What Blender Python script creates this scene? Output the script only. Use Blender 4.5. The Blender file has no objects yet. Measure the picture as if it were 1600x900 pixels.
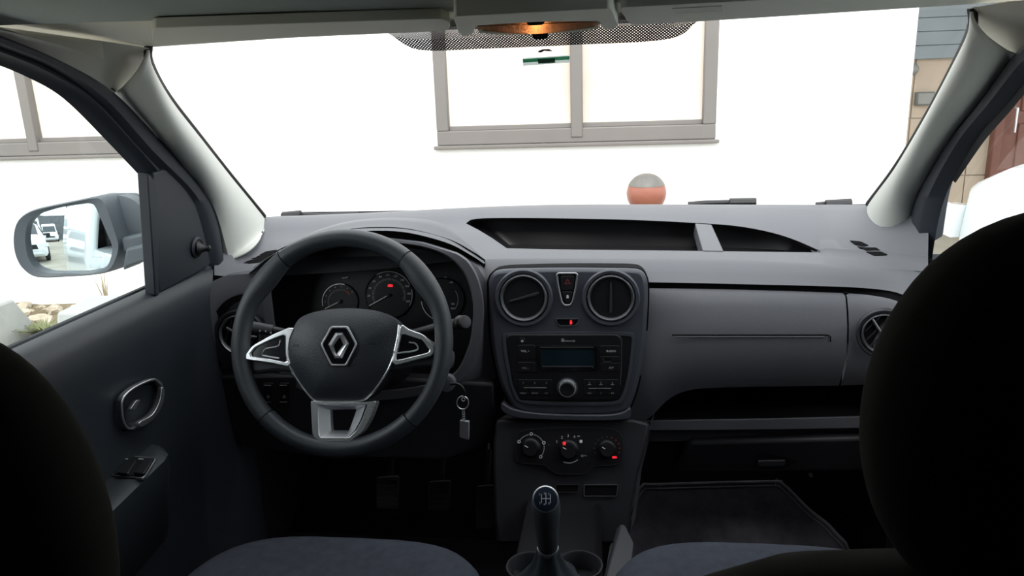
import bpy, bmesh, math, random
from mathutils import Vector, Matrix, Quaternion
from math import sin, cos, pi, radians, sqrt
random.seed(7)
scene = bpy.context.scene
COL = scene.collection

# ------------------------------------------------------------------ camera, sky, exposure
FPX = 1186.0
CAM = Vector((0.11, 0.0, 1.08))
ROT = Matrix.Rotation(radians(7.5), 3, 'Z') @ Matrix.Rotation(radians(75.0), 3, 'X') @ Matrix.Rotation(radians(-2.0), 3, 'Z')
cd = bpy.data.cameras.new('camera')
cam = bpy.data.objects.new('camera', cd)
COL.objects.link(cam)
cam.matrix_world = Matrix.Translation(CAM) @ ROT.to_4x4()
cd.sensor_fit = 'HORIZONTAL'
cd.sensor_width = 36.0
cd.lens = 36.0 * FPX / 1600.0
cd.clip_start = 0.01
cd.clip_end = 200
scene.camera = cam

world = bpy.data.worlds.new('sky')
scene.world = world
world.use_nodes = True
bg = world.node_tree.nodes['Background']
bg.inputs['Color'].default_value = (0.93, 0.97, 1.0, 1)
bg.inputs['Strength'].default_value = 2.7

sl = bpy.data.lights.new('sun', 'SUN')
sl.energy = 2.2
sl.angle = radians(25)
sl.color = (1.0, 0.96, 0.9)
sun = bpy.data.objects.new('sun', sl)
COL.objects.link(sun)
sun.rotation_euler = (radians(38), 0, radians(6))

scene.view_settings.view_transform = 'Standard'
scene.view_settings.look = 'None'
scene.view_settings.exposure = 0.15
scene.view_settings.gamma = 1.0
scene.view_settings.use_curve_mapping = False
scene.cycles.use_denoising = True
scene.cycles.max_bounces = 10
scene.cycles.transparent_max_bounces = 16
scene.cycles.sample_clamp_indirect = 6.0

# ------------------------------------------------------------------ helpers: where things stand
def ray(px, py):
    return ROT @ Vector(((px - 800) / FPX, -(py - 450) / FPX, -1.0))
def P(px, py, Y):
    d = ray(px, py); return CAM + d * (Y / d.y)
def PX(px, py, X):
    d = ray(px, py); return CAM + d * ((X - CAM.x) / d.x)
def PZ(px, py, Z):
    d = ray(px, py); return CAM + d * ((Z - CAM.z) / d.z)

class Frame:
    """a plane in the car: origin, right u, up v, outward normal n"""
    def __init__(s, o, u, v):
        s.o = Vector(o); s.u = Vector(u).normalized()
        v = Vector(v); v = v - s.u * v.dot(s.u); s.v = v.normalized(); s.n = s.u.cross(s.v).normalized()
    def pt(s, px, py, off=0.0):
        d = ray(px, py)
        t = ((s.o - CAM).dot(s.n)) / d.dot(s.n)
        return CAM + d * t + s.n * off
    def pto(s, px, py, off):
        d = ray(px, py); o = s.o + s.n * off
        return CAM + d * ((o - CAM).dot(s.n) / d.dot(s.n))
    def uv(s, px, py):
        p = s.pt(px, py) - s.o
        return p.dot(s.u), p.dot(s.v)
    def at(s, a, b, off=0.0):
        return s.o + s.u * a + s.v * b + s.n * off
    def scale(s, px, py):
        return (s.pt(px + 10, py) - s.pt(px, py)).length / 10.0

# ------------------------------------------------------------------ helpers: materials
MATS = {}
def mat(name, col, rough=0.5, metal=0.0, bump=None, spec=0.5, var=None, coat=0.0, emit=None, trans=0.0):
    if name in MATS: return MATS[name]
    m = bpy.data.materials.new(name); m.use_nodes = True
    nt = m.node_tree; b = nt.nodes['Principled BSDF']
    b.inputs['Base Color'].default_value = (*col, 1)
    b.inputs['Roughness'].default_value = rough
    b.inputs['Metallic'].default_value = metal
    b.inputs['Specular IOR Level'].default_value = spec
    b.inputs['Coat Weight'].default_value = coat
    b.inputs['Transmission Weight'].default_value = trans
    if emit:
        b.inputs['Emission Color'].default_value = (*emit[0], 1)
        b.inputs['Emission Strength'].default_value = emit[1]
    tc = None
    if bump or var:
        tc = nt.nodes.new('ShaderNodeNewGeometry')
    if bump:
        n = nt.nodes.new('ShaderNodeTexNoise'); n.inputs['Scale'].default_value = bump[0]; n.inputs['Detail'].default_value = 3
        nt.links.new(tc.outputs['Position'], n.inputs['Vector'])
        bp = nt.nodes.new('ShaderNodeBump'); bp.inputs['Strength'].default_value = bump[1]; bp.inputs['Distance'].default_value = bump[2] if len(bump) > 2 else 0.002
        nt.links.new(n.outputs['Fac'], bp.inputs['Height']); nt.links.new(bp.outputs['Normal'], b.inputs['Normal'])
    if var:
        n2 = nt.nodes.new('ShaderNodeTexNoise'); n2.inputs['Scale'].default_value = var[0]; n2.inputs['Detail'].default_value = 5
        nt.links.new(tc.outputs['Position'], n2.inputs['Vector'])
        r = nt.nodes.new('ShaderNodeValToRGB')
        r.color_ramp.elements[0].position = 0.3; r.color_ramp.elements[1].position = 0.7
        r.color_ramp.elements[0].color = (*var[1], 1); r.color_ramp.elements[1].color = (*col, 1)
        nt.links.new(n2.outputs['Fac'], r.inputs['Fac']); nt.links.new(r.outputs['Color'], b.inputs['Base Color'])
    MATS[name] = m
    return m

def glass_mat(name, tint, refl=1.0, film=0.0):
    m = bpy.data.materials.new(name); m.use_nodes = True
    nt = m.node_tree; nt.nodes.remove(nt.nodes['Principled BSDF'])
    out = nt.nodes['Material Output']
    t = nt.nodes.new('ShaderNodeBsdfTransparent'); t.inputs['Color'].default_value = (*tint, 1)
    g = nt.nodes.new('ShaderNodeBsdfGlossy'); g.inputs['Roughness'].default_value = 0.02
    ge = nt.nodes.new('ShaderNodeNewGeometry')          # Schlick reflectance, the same from both faces of the pane
    dp = nt.nodes.new('ShaderNodeVectorMath'); dp.operation = 'DOT_PRODUCT'
    nt.links.new(ge.outputs['Incoming'], dp.inputs[0]); nt.links.new(ge.outputs['Normal'], dp.inputs[1])
    def mth(op, a, v):
        q = nt.nodes.new('ShaderNodeMath'); q.operation = op; nt.links.new(a, q.inputs[0 if op != 'SUBTRACT' else 1])
        if v is not None: q.inputs[1 if op != 'SUBTRACT' else 0].default_value = v
        return q.outputs[0]
    fr = mth('ABSOLUTE', dp.outputs['Value'], None); fr = mth('SUBTRACT', fr, 1.0); fr = mth('POWER', fr, 5.0)
    fr = mth('MULTIPLY', fr, 0.9); fr = mth('ADD', fr, 0.05)
    mu = nt.nodes.new('ShaderNodeMath'); mu.operation = 'MULTIPLY'; mu.inputs[1].default_value = refl
    mx = nt.nodes.new('ShaderNodeMixShader')
    nt.links.new(fr, mu.inputs[0]); nt.links.new(mu.outputs[0], mx.inputs['Fac'])
    nt.links.new(t.outputs[0], mx.inputs[1]); nt.links.new(g.outputs[0], mx.inputs[2])
    last = mx
    if film:
        d = nt.nodes.new('ShaderNodeBsdfTranslucent'); d.inputs['Color'].default_value = (0.9, 0.9, 0.88, 1)
        m2 = nt.nodes.new('ShaderNodeMixShader'); m2.inputs['Fac'].default_value = film
        nt.links.new(mx.outputs[0], m2.inputs[1]); nt.links.new(d.outputs[0], m2.inputs[2]); last = m2
    nt.links.new(last.outputs[0], out.inputs['Surface'])
    MATS[name] = m
    return m

def dots_mat(name):
    """printed ceramic dots on the glass, clear between them (UV in dot pitches)"""
    m = bpy.data.materials.new(name); m.use_nodes = True
    nt = m.node_tree; b = nt.nodes['Principled BSDF']; out = nt.nodes['Material Output']
    b.inputs['Base Color'].default_value = (0.02, 0.02, 0.02, 1); b.inputs['Roughness'].default_value = 0.6
    uv = nt.nodes.new('ShaderNodeTexCoord')
    def frac(offset):
        a = nt.nodes.new('ShaderNodeVectorMath'); a.operation = 'ADD'; a.inputs[1].default_value = offset
        nt.links.new(uv.outputs['UV'], a.inputs[0])
        f = nt.nodes.new('ShaderNodeVectorMath'); f.operation = 'FRACTION'; nt.links.new(a.outputs[0], f.inputs[0])
        s = nt.nodes.new('ShaderNodeVectorMath'); s.operation = 'SUBTRACT'; s.inputs[1].default_value = (0.5, 0.5, 0); nt.links.new(f.outputs[0], s.inputs[0])
        l = nt.nodes.new('ShaderNodeVectorMath'); l.operation = 'LENGTH'; nt.links.new(s.outputs[0], l.inputs[0])
        return l.outputs['Value']
    a = frac((0, 0, 0)); b2 = frac((0.5, 0.5, 0))
    mn = nt.nodes.new('ShaderNodeMath'); mn.operation = 'MINIMUM'; nt.links.new(a, mn.inputs[0]); nt.links.new(b2, mn.inputs[1])
    lt = nt.nodes.new('ShaderNodeMath'); lt.operation = 'LESS_THAN'; lt.inputs[1].default_value = 0.37; nt.links.new(mn.outputs[0], lt.inputs[0])
    t = nt.nodes.new('ShaderNodeBsdfTransparent')
    mx = nt.nodes.new('ShaderNodeMixShader'); nt.links.new(lt.outputs[0], mx.inputs['Fac'])
    nt.links.new(t.outputs[0], mx.inputs[1]); nt.links.new(b.outputs[0], mx.inputs[2]); nt.links.new(mx.outputs[0], out.inputs['Surface'])
    MATS[name] = m
    return m

dash = mat('dash_plastic', (0.104, 0.106, 0.118), 0.45, bump=(900, 0.25, 0.001), spec=0.45)
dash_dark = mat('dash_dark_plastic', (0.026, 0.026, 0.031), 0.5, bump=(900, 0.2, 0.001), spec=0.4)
face_mat = mat('dash_face_plastic', (0.105, 0.104, 0.118), 0.48, bump=(900, 0.25, 0.001), spec=0.45)
stack_mat = mat('centre_stack_plastic', (0.060, 0.064, 0.080), 0.38, bump=(1200, 0.1, 0.001), spec=0.5)
black = mat('black_plastic', (0.010, 0.010, 0.012), 0.45, spec=0.4)
gap_mat = mat('seam_black', (0.006, 0.006, 0.007), 0.9, spec=0.1)
gloss = mat('gloss_black', (0.008, 0.008, 0.010), 0.12, spec=0.5)
chrome = mat('chrome', (0.88, 0.88, 0.90), 0.28, 0.9)
satin = mat('satin_silver', (0.80, 0.81, 0.84), 0.42, 0.85)
satin_dk = mat('satin_grey', (0.42, 0.43, 0.45), 0.38, 0.9)
leather = mat('rim_leather', (0.036, 0.042, 0.050), 0.42, bump=(500, 0.25, 0.001), spec=0.5)
leather_g = mat('rim_grip_leather', (0.040, 0.045, 0.052), 0.5, bump=(900, 0.4, 0.001), spec=0.45)
airbag_m = mat('airbag_leather', (0.030, 0.034, 0.042), 0.45, bump=(420, 0.5, 0.0015), spec=0.5)
fabric = mat('seat_fabric', (0.056, 0.061, 0.078), 0.95, bump=(1400, 0.5, 0.001), spec=0.1, var=(60, (0.045, 0.048, 0.062)))
fabric_b = mat('seat_black_fabric', (0.018, 0.017, 0.014), 0.95, bump=(1400, 0.4, 0.001), spec=0.08)
trim_m = mat('pillar_trim_grey', (0.58, 0.59, 0.55), 0.6, bump=(700, 0.12, 0.001), spec=0.3)
rail_m = mat('rail_trim_taupe', (0.54, 0.52, 0.46), 0.7, bump=(700, 0.12, 0.001), spec=0.25)
liner_m = mat('headliner_felt', (0.42, 0.46, 0.445), 0.95, bump=(900, 0.5, 0.001), spec=0.1)
visor_m = mat('visor_vinyl', (0.74, 0.73, 0.64), 0.7, bump=(800, 0.3, 0.001), spec=0.3)
carpet = mat('carpet', (0.022, 0.022, 0.026), 1.0, bump=(700, 0.8, 0.003), spec=0.05)
mat_m = mat('floor_mat_felt', (0.24, 0.225, 0.265), 1.0, bump=(500, 0.8, 0.003), spec=0.05, var=(30, (0.16, 0.15, 0.175)))
piping_m = mat('mat_piping', (0.42, 0.40, 0.43), 0.8)
rubber = mat('rubber_seal', (0.022, 0.026, 0.034), 0.55, bump=(600, 0.1, 0.001), spec=0.4)
door_m = mat('door_plastic', (0.016, 0.020, 0.026), 0.5, bump=(900, 0.25, 0.001), spec=0.45)
mirror_house = mat('mirror_housing_plastic', (0.060, 0.072, 0.084), 0.5, bump=(900, 0.2, 0.001), spec=0.4)
mirror_glass = mat('mirror_glass', (0.70, 0.78, 0.80), 0.01, 1.0)
white_paint = mat('white_paint', (0.72, 0.76, 0.78), 0.25, coat=0.6)
white_print = mat('white_print', (0.80, 0.82, 0.84), 0.6)
grey_print = mat('grey_print', (0.46, 0.47, 0.50), 0.6)
dim_print = mat('dim_print', (0.12, 0.12, 0.13), 0.6)
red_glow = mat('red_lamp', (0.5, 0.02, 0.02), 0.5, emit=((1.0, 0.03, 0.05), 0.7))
red_print = mat('red_print', (0.55, 0.04, 0.03), 0.6)
lcd = mat('display_glass', (0.010, 0.020, 0.028), 0.15)
glass_front = glass_mat('windshield_glass', (0.95, 0.96, 0.95), 0.4)
glass_side = glass_mat('side_glass', (0.92, 0.96, 0.95), 0.5)
bright = mat('bright_silver', (0.92, 0.93, 0.96), 0.26, 0.8)
dark_glass = mat('car_window_dark', (0.03, 0.04, 0.045), 0.05, coat=0.5)

# ------------------------------------------------------------------ helpers: meshes
WL = {}   # world location of every object
def put(name, me, m, parent=None, loc=None, smooth=True, sharp=40):
    if me.vertices and loc is None:
        xs = [v.co for v in me.vertices]
        loc = Vector((sum(c.x for c in xs), sum(c.y for c in xs), sum(c.z for c in xs))) / len(xs)
        me.transform(Matrix.Translation(-loc))
    o = bpy.data.objects.new(name, me); COL.objects.link(o)
    if m: me.materials.append(m)
    if smooth:
        for p in me.polygons: p.use_smooth = True
        if sharp: me.set_sharp_from_angle(angle=radians(sharp))
    loc = Vector(loc) if loc is not None else Vector()
    WL[o.name] = loc
    if parent is not None:
        o.parent = parent; o.location = loc - WL[parent.name]
    else:
        o.location = loc
    return o
def mesh(name, V, Fs, m, parent=None, **k):
    me = bpy.data.meshes.new(name); me.from_pydata([tuple(v) for v in V], [], Fs); me.update()
    bm = bmesh.new(); bm.from_mesh(me); bmesh.ops.remove_doubles(bm, verts=bm.verts, dist=1e-6)
    bmesh.ops.recalc_face_normals(bm, faces=bm.faces); bm.to_mesh(me); bm.free()
    return put(name, me, m, parent, **k)
def thing(name, label, cat, loc, group=None):
    o = bpy.data.objects.new(name, None); COL.objects.link(o)
    o.location = loc; o.empty_display_size = 0.05; WL[o.name] = Vector(loc)
    o['label'] = label; o['category'] = cat
    if group: o['group'] = group
    return o
def tag(o, label, cat, group=None):
    o['label'] = label; o['category'] = cat
    if group: o['group'] = group
    return o
def struct(o, label=None):
    o['kind'] = 'structure'
    if label: o['label'] = label
    return o
def root(name, loc, label):
    o = bpy.data.objects.new(name, None); COL.objects.link(o); o.location = loc; WL[o.name] = Vector(loc); o.empty_display_size = 0.05
    return struct(o, label)
def bevel(o, w, seg=2, ang=35):
    b = o.modifiers.new('bevel', 'BEVEL'); b.width = w; b.segments = seg; b.limit_method = 'ANGLE'; b.angle_limit = radians(ang); b.harden_normals = False
    return o
def solid(o, t, off=-1):
    s = o.modifiers.new('solid', 'SOLIDIFY'); s.thickness = t; s.offset = off
    return o
def catmull(pts, n=6, closed=False):
    out = []; N = len(pts)
    pts = [Vector(p) for p in pts]
    segs = N if closed else N - 1
    for i in range(segs):
        if closed:
            a, b, c, d = pts[(i - 1) % N], pts[i], pts[(i + 1) % N], pts[(i + 2) % N]
        else:
            b, c = pts[i], pts[i + 1]; a = pts[i - 1] if i > 0 else b * 2 - c; d = pts[i + 2] if i + 2 < N else c * 2 - b
        for k in range(n):
            t = k / n
            out.append(0.5 * ((2 * b) + (c - a) * t + (2 * a - 5 * b + 4 * c - d) * t * t + (3 * b - a - 3 * c + d) * t ** 3))
    if not closed: out.append(pts[-1])
    return out
def fillet(pts, f=0.3, n=5):
    """round the corners of a closed polygon; f is the share of the shorter side"""
    pts = [Vector(p) for p in pts]; N = len(pts); out = []
    for i in range(N):
        a, b, c = pts[i - 1], pts[i], pts[(i + 1) % N]
        L = min((a - b).length, (c - b).length) * f
        p = b + (a - b).normalized() * L; q = b + (c - b).normalized() * L
        for k in range(n + 1):
            t = k / n; out.append((1 - t) ** 2 * p + 2 * t * (1 - t) * b + t * t * q)
    return out
def lerp_curve(pts, x):
    """pts: list of (x, *vals) sorted by x"""
    if x <= pts[0][0]: return pts[0][1:]
    for a, b in zip(pts, pts[1:]):
        if x <= b[0]:
            t = (x - a[0]) / (b[0] - a[0]); return tuple(p + (q - p) * t for p, q in zip(a[1:], b[1:]))
    return pts[-1][1:]
def smooth_curve(pts, n=8):
    return [tuple(v) for v in catmull([Vector(p) for p in pts], n)]
def grid(name, rows, m, parent=None, closed=False, thick=0, **k):
    V = []; Fs = []; n = len(rows[0])
    for r in rows: V += list(r)
    for i in range(len(rows) - 1):
        for j in range(n if closed else n - 1):
            j2 = (j + 1) % n
            Fs.append((i * n + j, i * n + j2, (i + 1) * n + j2, (i + 1) * n + j))
    o = mesh(name, V, Fs, m, parent, **k)
    if thick: solid(o, thick)
    return o
def loops(name, rings, m, parent=None, cap0=True, cap1=True, **k):
    V = []; Fs = []; n = len(rings[0])
    for r in rings: V += list(r)
    for i in range(len(rings) - 1):
        for j in range(n):
            j2 = (j + 1) % n
            Fs.append((i * n + j, i * n + j2, (i + 1) * n + j2, (i + 1) * n + j))
    if cap0: Fs.append(tuple(range(n))[::-1])
    if cap1: Fs.append(tuple((len(rings) - 1) * n + j for j in range(n)))
    return mesh(name, V, Fs, m, parent, **k)
def prism(name, fr, outline, o0, o1, m, parent=None, bev=0.0, **k):
    """outline in picture points laid on the frame's plane, from offset o0 out to o1"""
    b = [fr.pto(x, y, o1) for x, y in outline]; a = [p - fr.n * (o1 - o0) for p in b]
    o = loops(name, [a, b], m, parent, **k)
    if bev: bevel(o, bev)
    return o
def prism3(name, pts, vec, m, parent=None, bev=0.0, **k):
    a = [Vector(p) for p in pts]; b = [p + Vector(vec) for p in a]
    o = loops(name, [a, b], m, parent, **k)
    if bev: bevel(o, bev)
    return o
def ring_prism(name, fr, outer, inner, o0, o1, m, parent=None, bev=0.0, **k):
    n = len(outer)
    B = [fr.pto(*p, o1) for p in outer]; C = [fr.pto(*p, o1) for p in inner]; A = [p - fr.n * (o1 - o0) for p in B]; D = [p - fr.n * (o1 - o0) for p in C]
    V = A + B + C + D; Fs = []
    for j in range(n):
        k2 = (j + 1) % n
        for s in range(4):
            t = (s + 1) % 4; Fs.append((s * n + j, s * n + k2, t * n + k2, t * n + j))
    o = mesh(name, V, Fs, m, parent, **k)
    if bev: bevel(o, bev)
    return o
def shrink(poly, d, c=None):
    """move a closed picture outline inward by d pixels"""
    N = len(poly); out = []
    pts = [Vector((p[0], p[1])) for p in poly]
    area = sum(pts[i - 1].x * pts[i].y - pts[i].x * pts[i - 1].y for i in range(N))
    s = 1 if area > 0 else -1
    for i in range(N):
        a, b, e = pts[i - 1], pts[i], pts[(i + 1) % N]
        t1 = (b - a); t2 = (e - b)
        if t1.length < 1e-9: t1 = t2
        if t2.length < 1e-9: t2 = t1
        n1 = Vector((-t1.y, t1.x)).normalized() * s; n2 = Vector((-t2.y, t2.x)).normalized() * s
        n = n1 + n2
        if n.length < 1e-6: n = n1
        n.normalize(); c_ = max(0.45, n.dot(n1)); q = b + n * (d / c_)
        out.append((q.x, q.y))
    return out
def f2(pts, f=0.3, n=5):
    return [(p.x, p.y) for p in fillet([Vector((x, y)) for x, y in pts], f, n)]
def c2(pts, n=5, closed=True):
    return [(p.x, p.y) for p in catmull([Vector((x, y)) for x, y in pts], n, closed)]
def circ(cx, cy, r, n=32, ry=None, a0=0, a1=2 * pi, end=False):
    ry = r if ry is None else ry; N = n + (1 if end else 0)
    return [(cx + r * cos(a0 + (a1 - a0) * i / n), cy - ry * sin(a0 + (a1 - a0) * i / n)) for i in range(N)]
def tube(name, path, r, m, parent=None, closed=False, seg=10, ell=None, up=None, rf=None, **k):
    path = [Vector(p) for p in path]; n = len(path); rings = []
    for i, p in enumerate(path):
        a = path[i - 1] if (i > 0 or closed) else p; b = path[(i + 1) % n] if (i < n - 1 or closed) else p
        t = (b - a).normalized()
        ref = Vector(up) if up is not None else (Vector((0, 0, 1)) if abs(t.z) < 0.9 else Vector((0, 1, 0)))
        s = t.cross(ref).normalized(); w = s.cross(t).normalized()
        rr = rf(i / max(1, n - 1)) if rf else r
        rings.append([p + (s * cos(2 * pi * q / seg) * rr + w * sin(2 * pi * q / seg) * (rr * (ell or 1))) for q in range(seg)])
    if closed:
        V = [v for r_ in rings for v in r_]; Fs = []
        for i in range(n):
            for q in range(seg):
                i2 = (i + 1) % n; q2 = (q + 1) % seg
                Fs.append((i * seg + q, i * seg + q2, i2 * seg + q2, i2 * seg + q))
        return mesh(name, V, Fs, m, parent, **k)
    return loops(name, rings, m, parent, **k)
from mathutils.bvhtree import BVHTree
def surf(bvh, x, y, off=0.001):
    d = ray(x, y).normalized(); h = bvh.ray_cast(CAM, d)
    n = h[1] if h[1].dot(d) < 0 else -h[1]
    return h[0] + n * off, n
def lathe(name, fr, cx, cy, prof, m, parent=None, seg=36, closed=True, **k):
    """prof: (radius in picture points, outward offset in metres), turned about the frame normal at a picture point"""
    u0, v0 = fr.uv(cx, cy); s = fr.scale(cx, cy); rings = []
    for r, off in prof:
        rings.append([fr.at(u0 + r * s * cos(2 * pi * i / seg), v0 + r * s * sin(2 * pi * i / seg), off) for i in range(seg)])
    return loops(name, rings, m, parent, cap0=closed, cap1=True, **k)
def pillow(name, fr, outline, base, h, m, parent=None, rings=7, p=2.2, **k):
    pts = [fr.pt(x, y) for x, y in outline]; c = sum(pts, Vector()) / len(pts); R = []
    R.append([q + fr.n * (base - 0.03) for q in pts])
    for i in range(rings):
        s = 1 - (i / rings) * 0.97
        R.append([c + (q - c) * s + fr.n * (base + h * (1 - s ** p)) for q in pts])
    return loops(name, R, m, parent, **k)
def box(name, lo, hi, m, parent=None, bev=0.0, **k):
    x0, y0, z0 = lo; x1, y1, z1 = hi
    V = [(x0, y0, z0), (x1, y0, z0), (x1, y1, z0), (x0, y1, z0), (x0, y0, z1), (x1, y0, z1), (x1, y1, z1), (x0, y1, z1)]
    Fs = [(0, 3, 2, 1), (4, 5, 6, 7), (0, 1, 5, 4), (1, 2, 6, 5), (2, 3, 7, 6), (3, 0, 4, 7)]
    o = mesh(name, V, Fs, m, parent, **k)
    if bev: bevel(o, bev)
    return o
def text(name, s, fr, cx, cy, hpx, m, parent, off, rot=0.0, wpx=None):
    cu = bpy.data.curves.new('t', 'FONT'); cu.body = s; cu.size = 1; cu.resolution_u = 2; cu.extrude = 0.0
    to = bpy.data.objects.new('t', cu); COL.objects.link(to)
    dg = bpy.context.evaluated_depsgraph_get(); me = bpy.data.meshes.new_from_object(to.evaluated_get(dg))
    bpy.data.objects.remove(to); bpy.data.curves.remove(cu)
    if not me.vertices: return None
    xs = [v.co.x for v in me.vertices]; ys = [v.co.y for v in me.vertices]
    sc = fr.scale(cx, cy); h = max(ys) - min(ys) or 1; w = max(xs) - min(xs) or 1
    ky = hpx * sc / h; kx = (wpx * sc / w) if wpx else ky
    mx, my = (max(xs) + min(xs)) / 2, (max(ys) + min(ys)) / 2
    u0, v0 = fr.uv(cx, cy)
    for v in me.vertices:
        a, b = (v.co.x - mx) * kx, (v.co.y - my) * ky
        a, b = a * cos(rot) - b * sin(rot), a * sin(rot) + b * cos(rot)
        v.co = fr.at(u0 + a, v0 + b, off)
    return put(name, me, m, parent, smooth=False)
def strip(name, fr, pts, wpx, off, m, parent, th=0.0006):
    """a flat line of given width along picture points"""
    s = fr.scale(*pts[0]); q = [fr.pt(x, y) for x, y in pts]; L = []; Rr = []
    for i, p in enumerate(q):
        a = q[max(0, i - 1)]; b = q[min(len(q) - 1, i + 1)]; t = (b - a).normalized(); w = fr.n.cross(t).normalized() * (wpx * s / 2)
        L.append(p + w + fr.n * off); Rr.append(p - w + fr.n * off)
    o = grid(name, [L, Rr], m, parent, smooth=False)
    solid(o, th, 0)
    return o

# ================================================================== the place outside
GZ = -0.32
ground_m = mat('yard_paving', (0.36, 0.33, 0.28), 0.95, bump=(18, 0.4, 0.02), spec=0.1, var=(1.6, (0.26, 0.24, 0.20)))
struct(box('ground', (-40, -60, GZ - 0.1), (14, 12, GZ), ground_m), 'pale paved yard around the car')
wall_m = mat('white_render', (0.86, 0.855, 0.83), 0.9, bump=(60, 0.2, 0.004), spec=0.1)
alu = mat('window_frame_brown', (0.19, 0.172, 0.16), 0.6, var=(2, (0.165, 0.15, 0.14)))  # brown lifted to stand in for the windshield's haze
curtain = mat('frosted_pane_cream', (0.90, 0.86, 0.80), 0.35, var=(1.1, (0.66, 0.52, 0.43)), bump=(5, 0.1, 0.01))
WY = 4.6
def wall_with_openings():
    w = root('wall_front', (0, WY, GZ), 'white rendered building wall in front of the car')
    zs = (GZ - 0.05, 0.735, 1.75, 3.3)
    xs = (-9.0, -4.45, -2.80, -0.915, 0.722, 1.78)
    holes = {1, 3}
    V = []; Fs = []
    bm = bmesh.new()
    def bx(x0, x1, z0, z1):
        r = bmesh.ops.create_cube(bm, size=1)
        for v in r['verts']:
            v.co = Vector(((x0 + x1) / 2 + v.co.x * (x1 - x0), WY + 0.15 + v.co.y * 0.3, (z0 + z1) / 2 + v.co.z * (z1 - z0)))
    bx(xs[0], xs[-1], zs[0], zs[1]); bx(xs[0], xs[-1], zs[2], zs[3])
    for i in (0, 2, 4): bx(xs[i], xs[i + 1], zs[1], zs[2])
    me = bpy.data.meshes.new('masonry'); bm.to_mesh(me); bm.free()
    put('masonry', me, wall_m, w)
    return w
wall_with_openings()
def wall_window(n, x0, x1, mull, label):
    z0, z1 = 0.735, 1.75
    w = root('window_%d' % n, ((x0 + x1) / 2, WY, z0), label)
    y0, y1 = WY - 0.012, WY + 0.06; t = 0.075
    for a, b, c, d, nm in ((x0, x1, z0, z0 + 0.085, 'bottom_rail'), (x0, x1, z1 - 0.08, z1, 'top_rail'), (x0, x0 + t, z0 + .085, z1 - .08, 'stile'), (x1 - t, x1, z0 + .085, z1 - .08, 'stile')):
        box(nm, (a, y0, c), (b, y1, d), alu, w, 0.006)
    box('mullion', (mull - 0.035, y0 - 0.006, z0 + 0.03), (mull + 0.035, y1, z1), alu, w, 0.006)
    for a, b, dy in ((x0 + t, mull - 0.03, 0.0), (mull + 0.03, x1 - t, 0.012)):
        box('pane', (a - 0.01, WY + 0.03 + dy, z0 + 0.075), (b + 0.01, WY + 0.036 + dy, z1 - 0.07), curtain, w)
        box('sash_rail', (a, WY + 0.005 + dy, z0 + 0.085), (b, WY + 0.03 + dy, z0 + 0.112), alu, w, 0.003)
    box('sill', (x0 - 0.02, WY - 0.03, z0 - 0.022), (x1 + 0.02, WY + 0.02, z0 - 0.002), alu, w, 0.004)
wall_window(1, -0.92, 0.727, -0.075, 'brown framed sliding window with cream panes ahead of the windshield')
wall_window(2, -4.45, -2.80, -3.60, 'brown framed window seen through the driver side glass')

# dirt strip with rubble, blocks, weeds at the wall's foot
dirt_m = mat('dirt', (0.25, 0.205, 0.145), 1.0, bump=(40, 0.8, 0.03), spec=0.05, var=(6, (0.17, 0.135, 0.09)))
rows = []
for i in range(40):
    x = -6.5 + i * 0.17; r = []
    for j in range(14):
        y = 3.3 + j * 0.105; h = 0.01 + 0.025 * (j / 13) + 0.025 * random.random()
        r.append((x, y, GZ + h))
    rows.append(r)
o = grid('dirt_strip', rows, dirt_m); struct(o, 'rubbly dirt strip along the foot of the white wall')
stone_m = mat('rubble_stone', (0.52, 0.46, 0.37), 0.95, bump=(50, 0.5, 0.01), var=(14, (0.28, 0.235, 0.17)))
def stone_mesh(seed):
    rnd = random.Random(seed); bm = bmesh.new(); bmesh.ops.create_icosphere(bm, subdivisions=2, radius=1)
    for v in bm.verts:
        k = 1 + rnd.uniform(-0.22, 0.22); v.co = Vector((v.co.x * k, v.co.y * k * 0.8, v.co.z * k * 0.55))
    me = bpy.data.meshes.new('stone'); bm.to_mesh(me); bm.free(); me.materials.append(stone_m); return me
sm = [stone_mesh(i) for i in range(5)]
spots = [((62, 503), 0.085), ((75, 511), 0.13), ((40, 489), 0.05), ((58, 482), 0.06), ((70, 484), 0.05), ((85, 486), 0.06), ((50, 496), 0.035), ((66, 492), 0.03), ((95, 479), 0.07), ((108, 476), 0.06), ((115, 481), 0.05), ((42, 478), 0.06), ((80, 497), 0.03), ((56, 514), 0.04), ((33, 480), 0.05), ((120, 474), 0.05), ((72, 478), 0.07)] 
taken = []
cand = [((x, y), r, 0) for (x, y), r in spots] + [((random.uniform(30, 128), random.uniform(476, 522)), random.uniform(.022, .05), 1) for _ in range(260)]
i = -1
for (x, y), r, extra in cand:
    p = PZ(x, y, GZ + 0.05); p.y = min(p.y, WY - r * 1.2 - 0.01)
    if any((p.x - q.x) ** 2 + (p.y - q.y) ** 2 < (1.15 * (r + s)) ** 2 for q, s in taken): continue
    if i > 60 or (p.x < -3.3 and p.y < 4.12 and p.y > 3.5) or (p.x > -2.6 and p.y < 3.7): continue
    taken.append((p, r)); i += 1
    o = bpy.data.objects.new('rubble_stone', sm[i % 5]); COL.objects.link(o); o.location = (p.x, p.y, GZ + 0.035 + r * 0.25); o.scale = (r, r, r); o.rotation_euler = (0, 0, i * 1.3)
    big = 'largest pale rubble stone lying in the dirt by the weeds' if i == 1 else ('flat pale rubble stone just behind the largest one' if i == 0 else 'small tan rubble stone scattered along the foot of the white wall')
    tag(o, big, 'stone', None if i < 2 else 'rubble stones below the driver window')
conc = mat('concrete_block', (0.36, 0.37, 0.36), 0.9, bump=(90, 0.3, 0.004), var=(8, (0.30, 0.31, 0.30)))
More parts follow.
